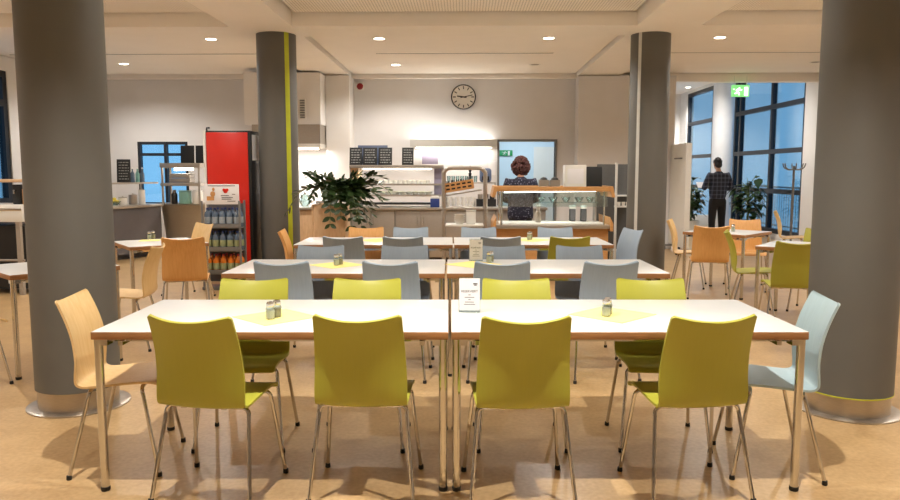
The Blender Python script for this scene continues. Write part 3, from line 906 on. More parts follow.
# food display
d0 = 12.35
pL, pR = at(350, 203, d0), at(443, 203, d0)
fd = thing('food_display', ((pL.x + pR.x) / 2, pL.y + .22, .901), 0, 'steel food display with two glass shelves, black menu boards on top', 'display cabinet')
wd = pR.x - pL.x; hw = wd / 2
zt = at(400, 165, d0).z - .901
zs1 = at(400, 184, d0).z - .901; zs2 = at(400, 195, d0).z - .901
b = MB(); b.box((0, 0, zt - .025), (wd, .5, .05), .004); b.build('top_board', M['steel'], fd)
for s, nmn in ((-1, 'steel'), (1, 'glass')):
    pass
b = MB(); b.box((-hw + .07, .05, zt / 2 - .02), (.13, .38, zt - .05)); b.build('end_panel', M['panel_wood'], fd, smooth=False)
b = MB(); b.box((hw - .09, .05, (zt + zs2) / 2 - .03), (.12, .3, zt - zs2 - .05)); b.build('end_panel', M['purple'], fd, smooth=False)
for s in (-1, 1):
    b = MB(); b.box((s * (hw - .012), -.22, zt / 2 - .025), (.022, .022, zt - .05)); b.box((s * (hw - .012), .23, zt / 2 - .025), (.022, .022, zt - .05)); b.build('post', M['steel'], fd, smooth=False)
for z, n in ((zs1, 'steel'), (zs2, 'steel')):
    b = MB(); b.box((0, 0, z - .008), (wd - .05, .44, .012)); b.build('glass_shelf', M['glass'], fd, smooth=False)
    b = MB(); b.box((0, -.225, z - .008), (wd - .05, .014, .03)); b.build('shelf_rail', M[n], fd, smooth=False)
b = MB(); b.tube([(-hw + .2, 0, zt - .065), (hw - .2, 0, zt - .065)], .012); b.build('tube_lamp', M['tube_on'], fd)
area('food_display_light', Vector(fd.location) + Vector((0, 0, zt - .085)), (0, 0, 0), wd - .5, .06, 14, (1, .96, .88))
b = MB(); b.box((0, -.02, .05), (wd - .3, .36, .03), .004); b.build('chilled_tray', M['black'], fd)
# small dishes on the display shelves
def make_dish(nme, prof, fill_r, fill_z, fill, label, loc, group):
    t = thing(nme, loc, 0, label, 'dish', group)
    MB().lathe(prof, seg=18, caps=False).build('bowl', M['porcelain'], t)
    MB().lathe([(0, fill_z + .012), (fill_r * .6, fill_z + .01), (fill_r, fill_z)], seg=18, caps=False).build('food', M[fill], t)
    return t
fl = Vector(fd.location)
pr = None
NUM = 12
ords = ['first', 'second', 'third', 'fourth', 'fifth', 'sixth', 'seventh', 'eighth', 'ninth', 'tenth', 'eleventh', 'twelfth', 'thirteenth', 'fourteenth']
for k in range(NUM):
    loc = fl + Vector((-hw + .42 + k * (wd - .66) / (NUM - 1), -.1, zs1 + .0)); txt = 'small white dessert cup on the upper shelf of the food display, %s from left' % ords[k]
    pf = [(0, .002), (.03, .002), (.042, .06), (.039, .06), (.028, .008), (0, .008)]
    if pr is None: pr = make_dish('dessert_cup', pf, .038, .05, 'cream', txt, loc, 'dessert cups on the food display')
    else: dup(pr, loc, 0, txt, 'dish', 'dessert cups on the food display')
pr = None
for k in range(9):
    loc = fl + Vector((-hw + .42 + k * (wd - .66) / 8, -.08, zs2 + .0)); txt = 'white salad bowl on the lower shelf of the food display, %s from left' % ords[k]
    pf = [(0, .002), (.035, .002), (.062, .05), (.058, .05), (.032, .008), (0, .008)]
    if pr is None: pr = make_dish('salad_bowl', pf, .056, .042, 'salad', txt, loc, 'salad bowls on the food display')
    else: dup(pr, loc, 0, txt, 'dish', 'salad bowls on the food display')
# black menu boards leaning on top of the display
def menu_board(nme, px0, px1, py0, d, h, label, lean=.18, lines=6, skew=0, z=None):
    q = at((px0 + px1) / 2, py0, d); w = (px1 - px0) * d / F
    t = thing(nme, (q.x, q.y, q.z if z is None else z), skew, label, 'menu board')
    mt = Euler((-lean, 0, 0)).to_matrix().to_4x4()
    b = MB(); b.box((0, 0, h / 2), (w, .015, h), .002); bmesh.ops.transform(b.bm, matrix=mt, verts=b.bm.verts[:]); b.build('slate', M['slate'], t)
    b = MB(); rnd = random.Random(px0)
    for k in range(lines):
        zz = h * (.86 - .72 * k / max(1, lines - 1)); x = -w * .36
        while x < w * .3:
            l = w * (.06 + .16 * rnd.random()); b.box((x + l / 2, -.0085, zz), (min(l, w * .36 - x), .001, .012 + .006 * rnd.random())); x += l + w * .05
    bmesh.ops.transform(b.bm, matrix=mt, verts=b.bm.verts[:])
    if lines: b.build('chalk_writing', M['chalk'], t, smooth=False)
    b = MB(); b.box((0, .05, .006), (w * .5, .1, .012)); b.build('foot', M['slate'], t, smooth=False)
    return t
ztop = fl.z + zt + .001
menu_board('menu_board', 349.5, 362, 164.5, 12.40, .29, 'black chalk menu board, leftmost on top of the food display', z=ztop)
menu_board('menu_board', 363, 377, 164.5, 12.40, .29, 'black chalk menu board, second from left on the food display', z=ztop)
menu_board('menu_board', 378.5, 392, 164.5, 12.40, .29, 'black chalk menu board, third from left on the food display', z=ztop)
menu_board('menu_board', 402, 413.5, 164.5, 12.40, .29, 'black chalk menu board standing alone on the food display', z=ztop)
q = at(373, 164.5, 12.62)
single(MB().box((0, 0, .165), (.50, .02, .33), .003), 'back_board', M['machine_blue'], (q.x, q.y, ztop), 0, 'grey blue board standing behind the left menu boards', 'board')
q = at(430, 158, 14.72)
nb = thing('notice_board', (q.x, q.y, q.z), 0, 'lilac notice board on the bright wall right of the menu boards', 'notice board')
MB().box((0, 0, 0), (.32, .02, .25), .002).build('board', M['purple'], nb); b = MB()
for s in (-1, 1): b.box((s * .165, -.004, 0), (.012, .026, .262)); b.box((0, -.004, s * .128), (.32, .026, .012))
b.build('frame', M['white'], nb, smooth=False)
for px, py, w, h, lb in ((452, 160, .16, .20, 'white notice sheet, left one below the steel wall shelf'), (461, 161, .13, .17, 'white notice sheet, right one below the steel wall shelf'), (492, 168, .14, .28, 'pale notice sheet on the wall beside the doorway')):
    q = at(px, py, 14.74); q.y = YB - .002; single(MB().box((0, 0, 0), (w, .004, h)), 'notice_sheet', M['paper'], q, 0, lb, 'paper', smooth=False)
# steel wall shelf with its lamps
qa, qb = at(410, 146.5, 14.45), at(497, 146.5, 14.45)
ws = thing('wall_shelf', ((qa.x + qb.x) / 2, 14.6, qa.z), 0, 'long steel wall shelf with lamps under the clock', 'shelf')
wl = qb.x - qa.x
b = MB(); b.box((0, -.15, .066), (wl, .016, .14)); b.box((0, 0, .006), (wl, .29, .012)); b.box((0, 0, .114), (wl, .29, .012)) if False else None
b.build('shelf_front', M['pale_metal'], ws, smooth=False)
for s in (-1, 1): MB().box((s * (wl / 2 - .02), 0, .06), (.03, .28, .10)).build('bracket', M['steel'], ws, smooth=False)
b = MB(); b.tube([(-wl / 2 + .1, .04, .05), (wl / 2 - .1, .04, .05)], .016); b.build('tube_lamp', M['tube_on'], ws)
b = MB(); b.tube([(-wl / 2 + .1, .04, -.02), (wl / 2 - .1, .04, -.02)], .014); b.build('under_lamp', M['tube_on'], ws)
area('shelf_up_light', (ws.location.x + .0, 14.64, ws.location.z + .08), (PI, 0, 0), wl - .2, .05, 6, (1, .96, .88))
area('shelf_down_light', (ws.location.x, 14.62, ws.location.z - .04), (0, 0, 0), wl - .2, .05, 10, (1, .96, .88))
# clock and alarm
q = at(463.5, 97, 14.72)
ck = thing('wall_clock', (q.x, YB, q.z), 0, 'round wall clock with black rim high on the back wall', 'clock')
rot90 = Euler((PI / 2, 0, 0)).to_matrix().to_4x4()
def lathey(prof, seg=48):
    b = MB(); b.lathe(prof, seg=seg); bmesh.ops.transform(b.bm, matrix=rot90, verts=b.bm.verts[:]); return b
lathey([(.20, 0), (.238, 0), (.242, .01), (.242, .05), (.232, .062), (.222, .05), (.222, .03), (.20, .03)]).build('rim', M['black'], ck)
lathey([(.221, .0), (.221, .034)]).build('dial', M['porcelain'], ck)
b = MB()
for k in range(12):
    a = k * PI / 6; b.box((math.sin(a) * .178, -.0355, math.cos(a) * .178), (.018, .003, .055), rot=(0, a, 0))
b.build('hour_marks', M['black'], ck, smooth=False)
for nme, ang, l, w in (('hour_hand', R(-82), .125, .022), ('minute_hand', R(78), .18, .014)):
    b = MB(); b.box((math.sin(ang) * (l / 2 - .03), -.039, math.cos(ang) * (l / 2 - .03)), (w, .003, l + .06), rot=(0, ang, 0)); b.build(nme, M['black'], ck, smooth=False)
q = at(359.5, 86, 14.7)
al = thing('fire_alarm', (q.x, YB, q.z), 0, 'small round red fire alarm high on the wall left of the clock', 'alarm')
lathey([(.0, 0), (.062, 0), (.066, .02), (.05, .05), (.02, .06), (0, .06)], 24).build('sounder', M['cap_red'], al)
MB().box((0, -.012, 0), (.15, .024, .15), .004).build('base_plate', M['white'], al)

# things on the counter right of the display
def on_counter(px, d=12.5):
    q = at(px, 200, d); return Vector((q.x, q.y, .902))
t = thing('pepper_mill', on_counter(469, 12.7), 0, 'tall dark pepper mill rising behind the tray trolley', 'mill')
t.location.z = 1.3
sh = thing('service_shelf', on_counter(470, 12.72), 0, 'narrow steel two tier shelf on the counter behind the tray trolley', 'shelf')
b = MB()
for x in (-.42, .42): b.box((x, 0, .2), (.02, .26, .4))
b.build('end_panel', M['steel'], sh, smooth=False)
b = MB(); b.box((0, 0, .39), (.86, .28, .016)); b.build('board', M['steel'], sh, smooth=False)
t.location = sh.location + Vector((0, 0, .3985))
MB().lathe([(.03, 0), (.032, .01), (.02, .05), (.024, .12), (.028, .15), (.014, .165), (.026, .2), (.02, .23), (.008, .25), (.006, .28)], seg=20).build('mill_body', M['black'], t)
t = thing('coffee_machine', sh.location + Vector((.26, -.02, .3985)), 0, 'rounded slate blue machine on the service shelf', 'coffee machine')
MB().box((0, 0, .12), (.2, .2, .24), .05, seg=4).build('housing', M['machine_blue'], t); MB().box((0, -.102, .07), (.12, .02, .07), .004).build('drip_tray', M['black'], t)
pr = None
for k in range(7):
    loc = sh.location + Vector((-.36 + k * .075, -.06, .3985)); txt = 'drinking glass on the service shelf behind the trolley, %s from left' % ords[k]
    if pr is None:
        pr = single(MB().lathe([(0, .001), (.027, .001), (.033, .11), (.030, .11), (.025, .008), (0, .008)], seg=18, caps=False), 'drinking_glass', M['glass'], loc, 0, txt, 'glass', 'glasses on the service shelf')
    else: dup(pr, loc, 0, txt, 'glass', 'glasses on the service shelf')
pr = None
for k in range(6):
    for j in range(2):
        loc = sh.location + Vector((-.37 + k * .086, -.08, .0 + j * .075)); txt = 'white cup under the service shelf, %s from left, %s' % (ords[k], ('lower', 'stacked on top')[j])
        if pr is None:
            pr = single(MB().lathe([(0, .001), (.025, .001), (.040, .074), (.037, .074), (.022, .008), (0, .008)], seg=18, caps=False), 'white_cup', M['porcelain'], loc, 0, txt, 'cup', 'white cups under the service shelf')
        else: dup(pr, loc, 0, txt, 'cup', 'white cups under the service shelf')
t = thing('cutlery_crate', sh.location + Vector((.27, -.12, 0)), 0, 'black crate with upright pots under the service shelf', 'crate')
b = MB()
for s in (-1, 1): b.box((s * .16, 0, .06), (.012, .2, .12)); b.box((0, s * .095, .06), (.31, .01, .12))
b.box((0, 0, .006), (.31, .18, .012)); b.build('crate', M['black'], t, smooth=False)
for k in range(3): MB().lathe([(.04, .013), (.042, .2), (.038, .2), (.036, .02)], (-.1 + k * .1, 0, 0), 18).build('pot', M['dark_metal' if k else 'steel'], t)
t = thing('display_carton', on_counter(435, 12.2), 0, 'small blue carton at the right end of the food display', 'carton')
MB().box((0, 0, .07), (.15, .08, .14), .003).build('carton', M['cap_blue'], t); MB().box((0, 0, .165), (.12, .06, .045), .01).build('white_lid', M['white'], t)
# glass kettle left of the plant
t = thing('glass_jug', on_counter(305, 12.45), 0, 'round glass jug on the counter under the extractor hood', 'jug')
MB().lathe([(0, .002), (.06, .002), (.09, .06), (.095, .12), (.07, .18), (.055, .2), (.052, .2), (.066, .178), (.09, .12), (.086, .06), (.056, .01), (0, .01)], seg=28, caps=False).build('jug_body', M['glass'], t)
MB().tube(catmull([(.06, 0, .19), (.13, 0, .17), (.14, 0, .09), (.09, 0, .06)], 12), .008).build('handle', M['chrome'], t)
MB().lathe([(.06, .2), (.06, .21), (.012, .225), (.014, .245), (0, .246)], seg=24).build('lid', M['chrome'], t)
t = thing('sauce_pot', on_counter(320, 12.5), 0, 'small steel pot on the counter beside the glass jug', 'pot')
MB().lathe([(0, 0), (.07, 0), (.072, .09), (.069, .09), (.066, .008), (0, .008)], seg=24, caps=False).build('pot', M['steel'], t)
MB().tube([(.07, 0, .075), (.2, 0, .085)], .008).build('handle', M['black'], t)

# ================================================================== tray trolley
q = at(464.5, 200, 10.35); wt = 45 / F * 10.35 / 2
tz = at(464, 166.5, 10.2).z
tr = thing('tray_trolley', (q.x, q.y, 0), 0, 'steel tray trolley with arched tube ends holding an orange cutlery basket', 'trolley')
for k, y in enumerate((-.2, .25)):
    rr = .09; x = wt - .025
    pts = [(-x, y, .11)] + [(-x, y, tz - rr)] + [(-x + rr - rr * math.cos(a), y, tz - rr + rr * math.sin(a) - .022) for a in (PI / 8, PI / 4, 3 * PI / 8, PI / 2)]
    pts += [(-p_[0], p_[1], p_[2]) for p_ in reversed(pts)]
    MB().tube(pts, .024, 12).build('arched_frame', M['steel'], tr)
for z in (.45, at(464, 225.5, 10.2).z):
    b = MB(); b.box((0, .025, z), (wt * 2 - .1, .45, .02), .004); b.build('shelf', M['white'], tr)
zk = at(455, 193, 10.2).z
b = MB(); b.box((-.02, .025, zk), (wt * 2 - .1, .42, .014), rot=(0, -.16, 0)); b.build('sloping_shelf', M['steel'], tr)
for x in (-wt + .025, wt - .025):
    for y in (-.2, .25):
        w = MB(); w.tube([(x - .012, y, .055), (x + .012, y, .055)], .055, 20); w = w.build('castor', M['rubber'], tr); MB().box((x, y, .1), (.04, .03, .06)).build('fork', M['steel'], w, smooth=False)
t = thing('cutlery_basket', (q.x - .07, q.y, zk + .028), 0, 'orange brown cutlery basket tilted on the tray trolley', 'basket')
b = MB(); ry = (0, -.16, 0); rm = Euler(ry).to_matrix().to_4x4()
for s in (-1, 1): b.box((0, s * .16, .07), (.4, .016, .12)); b.box((s * .2, 0, .07), (.016, .32, .12))
for k in range(1, 6): b.box((-.2 + k * .0667, 0, .065), (.008, .31, .1))
b.box((0, 0, .01), (.4, .32, .014))
bmesh.ops.transform(b.bm, matrix=rm, verts=b.bm.verts[:]); b.build('basket', M['buffet_wood'], t, smooth=False)
b = MB()
for k in range(5):
    for j in range(2): b.box((-.15 + k * .075, -.169, .045 + j * .05), (.05, .004, .022))
bmesh.ops.transform(b.bm, matrix=rm, verts=b.bm.verts[:]); b.build('side_slots', M['black'], t, smooth=False)
b = MB()
for k in range(16): b.tube([(-.17 + .022 * k, -.1 + .19 * random.random(), .03), (-.17 + .022 * k + .02 * random.random(), -.1 + .2 * random.random(), .16)], .006, 6)
bmesh.ops.transform(b.bm, matrix=rm, verts=b.bm.verts[:]); b.build('cutlery', M['black'], t)
zs = at(464, 225.5, 10.2).z + .0105
pr = None
for k in range(4):
    loc = (q.x - .07, q.y - .05, zs + k * .03); txt = 'white bowl in the left stack on the trolley shelf, %s from the bottom' % ords[k]
    mb = lambda: MB().lathe([(0, .001), (.04, .001), (.08, .05), (.077, .05), (.037, .006), (0, .006)], seg=24, caps=False)
    if pr is None: pr = single(mb(), 'white_bowl', M['porcelain'], loc, 0, txt, 'bowl', 'bowls on the trolley')
    else: dup(pr, loc, 0, txt, 'bowl', 'bowls on the trolley')
t = thing('white_container', (q.x + .09, q.y - .03, zs), 0, 'white square container beside the bowls on the trolley', 'container')
MB().box((0, 0, .09), (.13, .13, .18), .01).build('container', M['white'], t); MB().box((0, 0, .187), (.14, .14, .014), .004).build('lid', M['white'], t)

# ================================================================== salad buffet
dB = 9.95
qa, qb = at(494, 230, dB), at(611, 230, dB)
bx = (qa.x + qb.x) / 2; bw = (qb.x - qa.x)
zd = at(550, 223.5, dB).z
zcan = at(550, 191.5, dB).z
bf = thing('salad_buffet', (bx, qa.y, 0), 0, 'salad buffet counter with wooden trim and glass canopy', 'buffet')
b = MB(); b.box((0, .36, .40), (bw - .06, .60, .70), .004); b.build('cabinet', M['buffet_wood'], bf)
b = MB(); b.box((0, .36, .025), (bw - .2, .5, .05)); b.build('plinth', M['dark_panel'], bf, smooth=False)
b = MB(); b.box((0, .36, zd - .045), (bw - .02, .76, .05), .005); b.build('steel_deck', M['steel'], bf)
b = MB(); b.box((0, .36, zd - .012), (bw - .14, .6, .014)); b.build('white_tray', M['porcelain'], bf, smooth=False)
for s in (-1, 1):
    b = MB(); b.prism([(s * (bw / 2 - .02), -.05, zd - .10), (s * (bw / 2 + .015), -.05, zd - .10), (s * (bw / 2 + .015), -.05, zd), (s * (bw / 2 - .03), -.05, zd + .09)], (0, .85, 0)); b.build('tray_rail', M['buffet_wood'], bf, smooth=False)
    for y in (.02, .68):
        MB().tube([(s * (bw / 2 - .1), y, zd - .02), (s * (bw / 2 - .1), y, zcan)], .014, 12).build('canopy_post', M['chrome'], bf)
b = MB(); b.box((0, .35, zcan + .02), (bw - .06, .74, .022)); b.build('canopy_glass', M['glass'], bf, smooth=False)
b = MB(); b.box((0, -.03, zcan + .035), (bw - .02, .04, .062), .004); b.box((0, .72, zcan + .035), (bw - .02, .04, .062), .004); b.build('canopy_trim', M['buffet_wood'], bf)
for s in (-1, 1):
    b = MB(); b.prism([(s * (bw / 2 - .05), -.06, zcan + .07), (s * (bw / 2 - .0), -.06, zcan + .07), (s * (bw / 2 + .03), -.06, zcan - .075), (s * (bw / 2 - .01), -.06, zcan - .075)], (0, .84, 0)); b.build('canopy_end', M['buffet_wood'], bf, smooth=False)
b = MB(); b.box((0, -.10, zcan - .10), (bw - .16, .008, .20), rot=(-.3, 0, 0)); b.build('sneeze_guard', M['glass'], bf, smooth=False)
b = MB(); b.tube([(-bw / 2 + .15, .35, zcan - .02), (bw / 2 - .15, .35, zcan - .0)], .009); b.build('tube_lamp', M['tube_on'], bf)
area('buffet_light', (bx, qa.y + .35, zcan - .04), (0, 0, 0), bw - .3, .05, 5, (1, .95, .86))
def on_buffet(px, y=.35, top=True):
    return Vector((at(px, 190, dB + y).x, qa.y + y, (zcan + .032) if top else zd - .004))
t = thing('white_carton', on_buffet(574), 0, 'large white box standing on top of the buffet canopy', 'box')
MB().box((0, 0, .16), (.29, .2, .32), .005).build('carton', M['white'], t); MB().box((0, -.103, .17), (.22, .006, .2), .001).build('front_panel', M['paper'], t)
menu_board('menu_board', 586.5, 602, 184, 10.3, .30, 'plain black menu board beside the white box on the buffet', lean=.1, lines=0, z=zcan + .032)
pr = None
for k, px in enumerate((543.5, 554.5)):
    txt = ('left', 'right')[k] + ' steel container with dark contents on the buffet canopy'
    t = thing('steel_container', on_buffet(px, .3), 0, txt, 'container', None)
    b = MB(); 
    for s in (-1, 1): b.box((s * .062, 0, .06), (.008, .12, .12)); b.box((0, s * .058, .06), (.116, .008, .12))
    b.box((0, 0, .005), (.116, .11, .01)); b.build('container', M['steel'], t, smooth=False); b = MB(); b.ball((0, 0, .118), (.054, .052, .042)); b.build('contents', M['pepper' if False else 'black'], t)
pr = None
sh2 = thing('glass_shelf', on_buffet(566, .5, False) + Vector((0, 0, .006)), 0, 'glass shelf on steel feet inside the buffet canopy', 'shelf')
b = MB(); b.box((0, 0, .26), (.86, .2, .01)); b.build('glass_board', M['glass'], sh2, smooth=False)
for x in (-.4, .4): MB().box((x, 0, .128), (.02, .18, .254)).build('foot', M['steel'], sh2, smooth=False)
for k, px in enumerate((541, 553, 566, 579, 590)):
    loc = on_buffet(px, .5, False); loc.z = sh2.location.z + .2655; txt = 'glass bowl under the buffet canopy, %s from left' % ords[k]
    if pr is None: pr = single(MB().lathe([(0, .001), (.03, .001), (.062, .055), (.065, .07), (.060, .07), (.026, .008), (0, .008)], seg=22, caps=False), 'glass_bowl', M['glass'], loc, 0, txt, 'bowl', 'glass bowls under the canopy')
    else: dup(pr, loc, 0, txt, 'bowl', 'glass bowls under the canopy')
for k, px in enumerate((572.5, 583.5)):
    loc = on_buffet(px, .55, False); t = thing('dressing_jug', loc, 0, ('left', 'right')[k] + ' white dressing container inside the buffet', 'container', None)
    MB().box((0, 0, .09), (.085, .085, .18), .015, seg=3).build('body', M['dark_panel'], t); MB().box((0, 0, .20), (.09, .09, .05), .015, seg=3).build('lid', M['white'], t)
t = thing('dressing_bottle', on_buffet(538.5, .3, False), 0, 'white dispenser bottle inside the buffet in front of the kitchen worker', 'bottle')
MB().lathe([(.035, 0), (.04, .01), (.04, .12), (.03, .15), (.02, .16), (.02, .19), (.028, .2), (.028, .22)], seg=20).build('bottle', M['steel'], t); MB().lathe([(.03, .22), (.03, .235), (0, .24)], seg=16).build('lid', M['white'], t)

# ================================================================== grey partition shelf right of the buffet
qa = at(600, 200, 11.0); qb = at(632, 200, 11.0)
ps = thing('partition_shelf', ((qa.x + qb.x) / 2, qa.y + .15, 0), 0, 'dark grey partition with open shelf left of the far right column', 'partition')
wp = qb.x - qa.x; hp = at(610, 164, 11.0).z
b = MB(); b.box((0, .13, hp / 2), (wp, .04, hp), .003); b.build('back_panel', M['grey_panel'], ps)
xm = at(616.5, 200, 11.0).x - ps.location.x
MB().box((xm, -.1, hp / 2 + .01), (.03, .04, hp + .02)).build('white_post', M['white'], ps, smooth=False)
for z in (at(620, 207, 11).z, at(620, 196, 11).z, .3): MB().box(((xm + wp / 2) / 2, 0, z), (wp / 2 - xm - .03, .22, .018)).build('shelf', M['white'], ps, smooth=False)
zq = at(620, 207, 11).z + .0095
for k in range(3):
    loc = (ps.location.x + xm + .06 + k * .065, ps.location.y - .03, zq); txt = 'small white cup on the partition shelf, %s from left' % ords[k]
    single(MB().lathe([(0, .001), (.022, .001), (.029, .06), (.027, .06), (.02, .008), (0, .008)], seg=18, caps=False), 'white_cup', M['porcelain'], loc, 0, txt, 'cup', 'cups on the partition shelf')

# ================================================================== left serving counters
qa, qb = at(158, 204, 13.25), at(206, 204, 13.25)
def counter(nme, loc, sx, sy, h, rz, label, front, slant=0):
    t = thing(nme, loc, rz, label, 'counter')
    if slant:
        b = MB(); b.prism([(-sx / 2, -sy / 2, h - .05), (-sx / 2, sy / 2, h - .05), (-sx / 2, sy / 2, .1), (-sx / 2, -sy / 2 + slant, .1)], (sx, 0, 0))
    else:
        b = MB(); b.box((0, 0, (h - .05) / 2 + .05), (sx, sy, h - .15), .003)
    b.build('body', M[front], t, smooth=False)
    b = MB(); b.box((0, .05, .05), (sx - .06, sy - .25, .1)); b.build('plinth', M['dark_panel'], t, smooth=False)
    b = MB(); b.box((0, 0, h - .025), (sx + .04, sy + .08, .05), .006); b.build('worktop', M['steel'], t)
    return t
c1 = counter('serving_counter', ((qa.x + qb.x) / 2 + .12, qa.y + .45, 0), qb.x - qa.x + .2, .7, .92, 0, 'steel serving counter with slanted front left of the red cabinet', 'steel', .22)
q = at(112, 206, 12.2); q2 = at(160, 203, 13.0)
c2 = counter('serving_counter', (-6.22, 11.88, 0), 2.9, .7, .92, R(68), 'dark fronted serving counter behind the near left column', 'dark_panel')
def place2(x, y, z=.001):
    x += .55
    c, s = math.cos(R(68)), math.sin(R(68)); return c2.location + Vector((x * c - y * s, x * s + y * c, .92 + z)) + Vector((0, 0, 0))
# sneeze guard on the dark counter
sg = thing('sneeze_guard', place2(.0, 0, .0005), R(68), 'glass sneeze guard with steel posts on the dark fronted counter', 'sneeze guard')
for x in (-.75, .05, .85): MB().tube([(x, .05, 0), (x, .05, .36)], .014, 10).build('post', M['steel'], sg)
b = MB(); b.box((.05, 0, .365), (1.8, .5, .012)); b.build('glass_top', M['glass'], sg, smooth=False)
b = MB(); b.box((.05, -.256, .365), (1.8, .012, .03)); b.build('edge_rail', M['steel'], sg, smooth=False)
t = thing('fruit_bowl', place2(.02, -.2), 0, 'bowl of yellow fruit under the left sneeze guard', 'bowl')
MB().lathe([(0, .001), (.05, .001), (.11, .07), (.105, .07), (.045, .008), (0, .008)], seg=24, caps=False).build('bowl', M['glass'], t)
for k in range(5):
    a = k * PI / 2; o = single(MB().ball((0, 0, 0), (.036, .03, .03)), 'lemon', M['lemon'], t.location + Vector(((.05 * math.cos(a), .05 * math.sin(a), .062) if k < 4 else (0, 0, .105))), a, 'yellow lemon, %s in the fruit bowl under the sneeze guard' % ('rightmost', 'farthest', 'leftmost', 'nearest', 'topmost')[k], 'lemon', 'lemons in the fruit bowl')
for k, (x, y, h, r, m, lb) in enumerate(((-.14, -.2, .2, .045, 'white', 'white cylindrical pot left of the fruit bowl'), (.2, -.2, .12, .07, 'porcelain', 'white tub right of the fruit bowl'), (.42, -.2, .16, .07, 'steel', 'steel insert pan under the sneeze guard'), (.62, -.2, .24, .055, 'porcelain', 'tall white pot near the steel counter corner'))):
    t = thing('serving_pot', place2(x, y), 0, lb, 'pot')
    MB().lathe([(r * .9, 0), (r, .01), (r, h), (r - .006, h), (r - .01, .012)], seg=22).build('pot', M[m], t); MB().lathe([(r + .003, h), (r + .003, h + .008), (.012, h + .016), (.012, h + .03), (0, h + .031)], seg=22).build('lid', M['steel'], t)
for k, (x, m) in enumerate(((.42, 'teal'), (.53, 'water'), (.64, 'teal'), (.75, 'water'))):
    t = thing('syrup_bottle', place2(x, -.1, .3725), 0, 'slim bottle on the left sneeze guard, %s from left' % ords[k], 'bottle', 'bottles on the sneeze guard')
    MB().lathe([(.03, 0), (.034, .006), (.034, .15), (.012, .2), (.012, .24)], seg=18).build('bottle', M[m], t); MB().lathe([(.014, .235), (.014, .262), (0, .263)], seg=14).build('cap', M['white'], t)
q = at(126.5, 175, 12.6)
t = menu_board('menu_board', 121, 134, 175, 12.35, .40, 'black chalk menu board on a stand above the left sneeze guard', lean=.25, lines=7, skew=.35, z=place2(-.5, -.05, .372).z)
t.location = place2(.27, -.17, .381)
# kitchen pass with heat lamps on the slanted counter
q = at(180, 204, 13.0); zq0 = .921
ga = thing('heat_lamp_gantry', (q.x + .06, q.y + .1, zq0), 0, 'steel two tier serving gantry with heat lamp left of the red cabinet', 'gantry')
wg = 40 / F * 13
zt2 = at(180, 163, 12.9).z - zq0; zm = at(180, 184.5, 12.9).z - zq0
b = MB(); b.box((0, 0, zt2 - .04), (wg, .42, .08), .004); b.build('top_tier', M['steel'], ga)
b = MB(); b.box((0, 0, zm), (wg, .42, .05), .004); b.build('middle_tier', M['steel'], ga)
for x in (-wg / 2 + .03, wg / 2 - .03):
    for y in (-.18, .18): MB().box((x, y, (zt2 - .08) / 2), (.03, .03, zt2 - .08)).build('post', M['steel'], ga, smooth=False)
b = MB(); b.box((0, -.02, zt2 - .105), (.3, .12, .05), .006); b.build('heat_lamp', M['tube_on'], ga)
area('gantry_lamp_light', (ga.location.x, ga.location.y - .02, zq0 + zt2 - .135), (0, 0, 0), .3, .12, 9, (1, .9, .75))
for k in range(2):
    txt = ('lower', 'upper')[k] + ' steel tray stacked on the middle tier of the gantry'
    t = thing('steel_tray', (ga.location.x - .02, ga.location.y - .03, zq0 + zm + .0255 + k * .081), 0, txt, 'tray', 'trays on the gantry')
    b = MB(); b.box((0, 0, .04), (.34, .26, .07), .01); b.build('pan', M['steel'], t); b = MB(); b.box((0, 0, .077), (.37, .29, .006)); b.build('rim', M['steel'], t, smooth=False)
t = thing('teal_tub', (ga.location.x + .02, ga.location.y - .05, zq0 + .0005), 0, 'teal plastic tub under the serving gantry', 'tub'); MB().box((0, 0, .11), (.17, .16, .22), .012).build('tub', M['teal'], t); MB().box((0, 0, .227), (.18, .17, .012), .003).build('lid', M['teal'], t)
t = thing('white_canister', (ga.location.x + .24, ga.location.y - .05, zq0 + .0005), 0, 'white canister under the right end of the serving gantry', 'canister'); MB().lathe([(.085, 0), (.09, .01), (.09, .2), (.08, .22)], seg=24).build('canister', M['porcelain'], t); MB().lathe([(.083, .22), (.083, .235), (0, .24)], seg=24).build('lid', M['white'], t)
t = thing('dark_flask', (ga.location.x - .17, ga.location.y - .05, zq0 + .0005), 0, 'dark flask under the left end of the serving gantry', 'flask'); MB().lathe([(.045, 0), (.05, .01), (.05, .17), (.03, .2)], seg=20).build('flask', M['black'], t); MB().lathe([(.03, .2), (.032, .24), (0, .245)], seg=16).build('stopper', M['steel'], t)
zz = zq0 + zt2 + .0005
menu_board('menu_board', 181, 194.5, 165, 12.95, .30, 'plain black board on the left serving gantry, left of two', lean=.05, lines=0, z=zz)
menu_board('menu_board', 196, 207, 165, 12.95, .30, 'plain black board on the left serving gantry, next to the red cabinet', lean=.05, lines=0, z=zz)
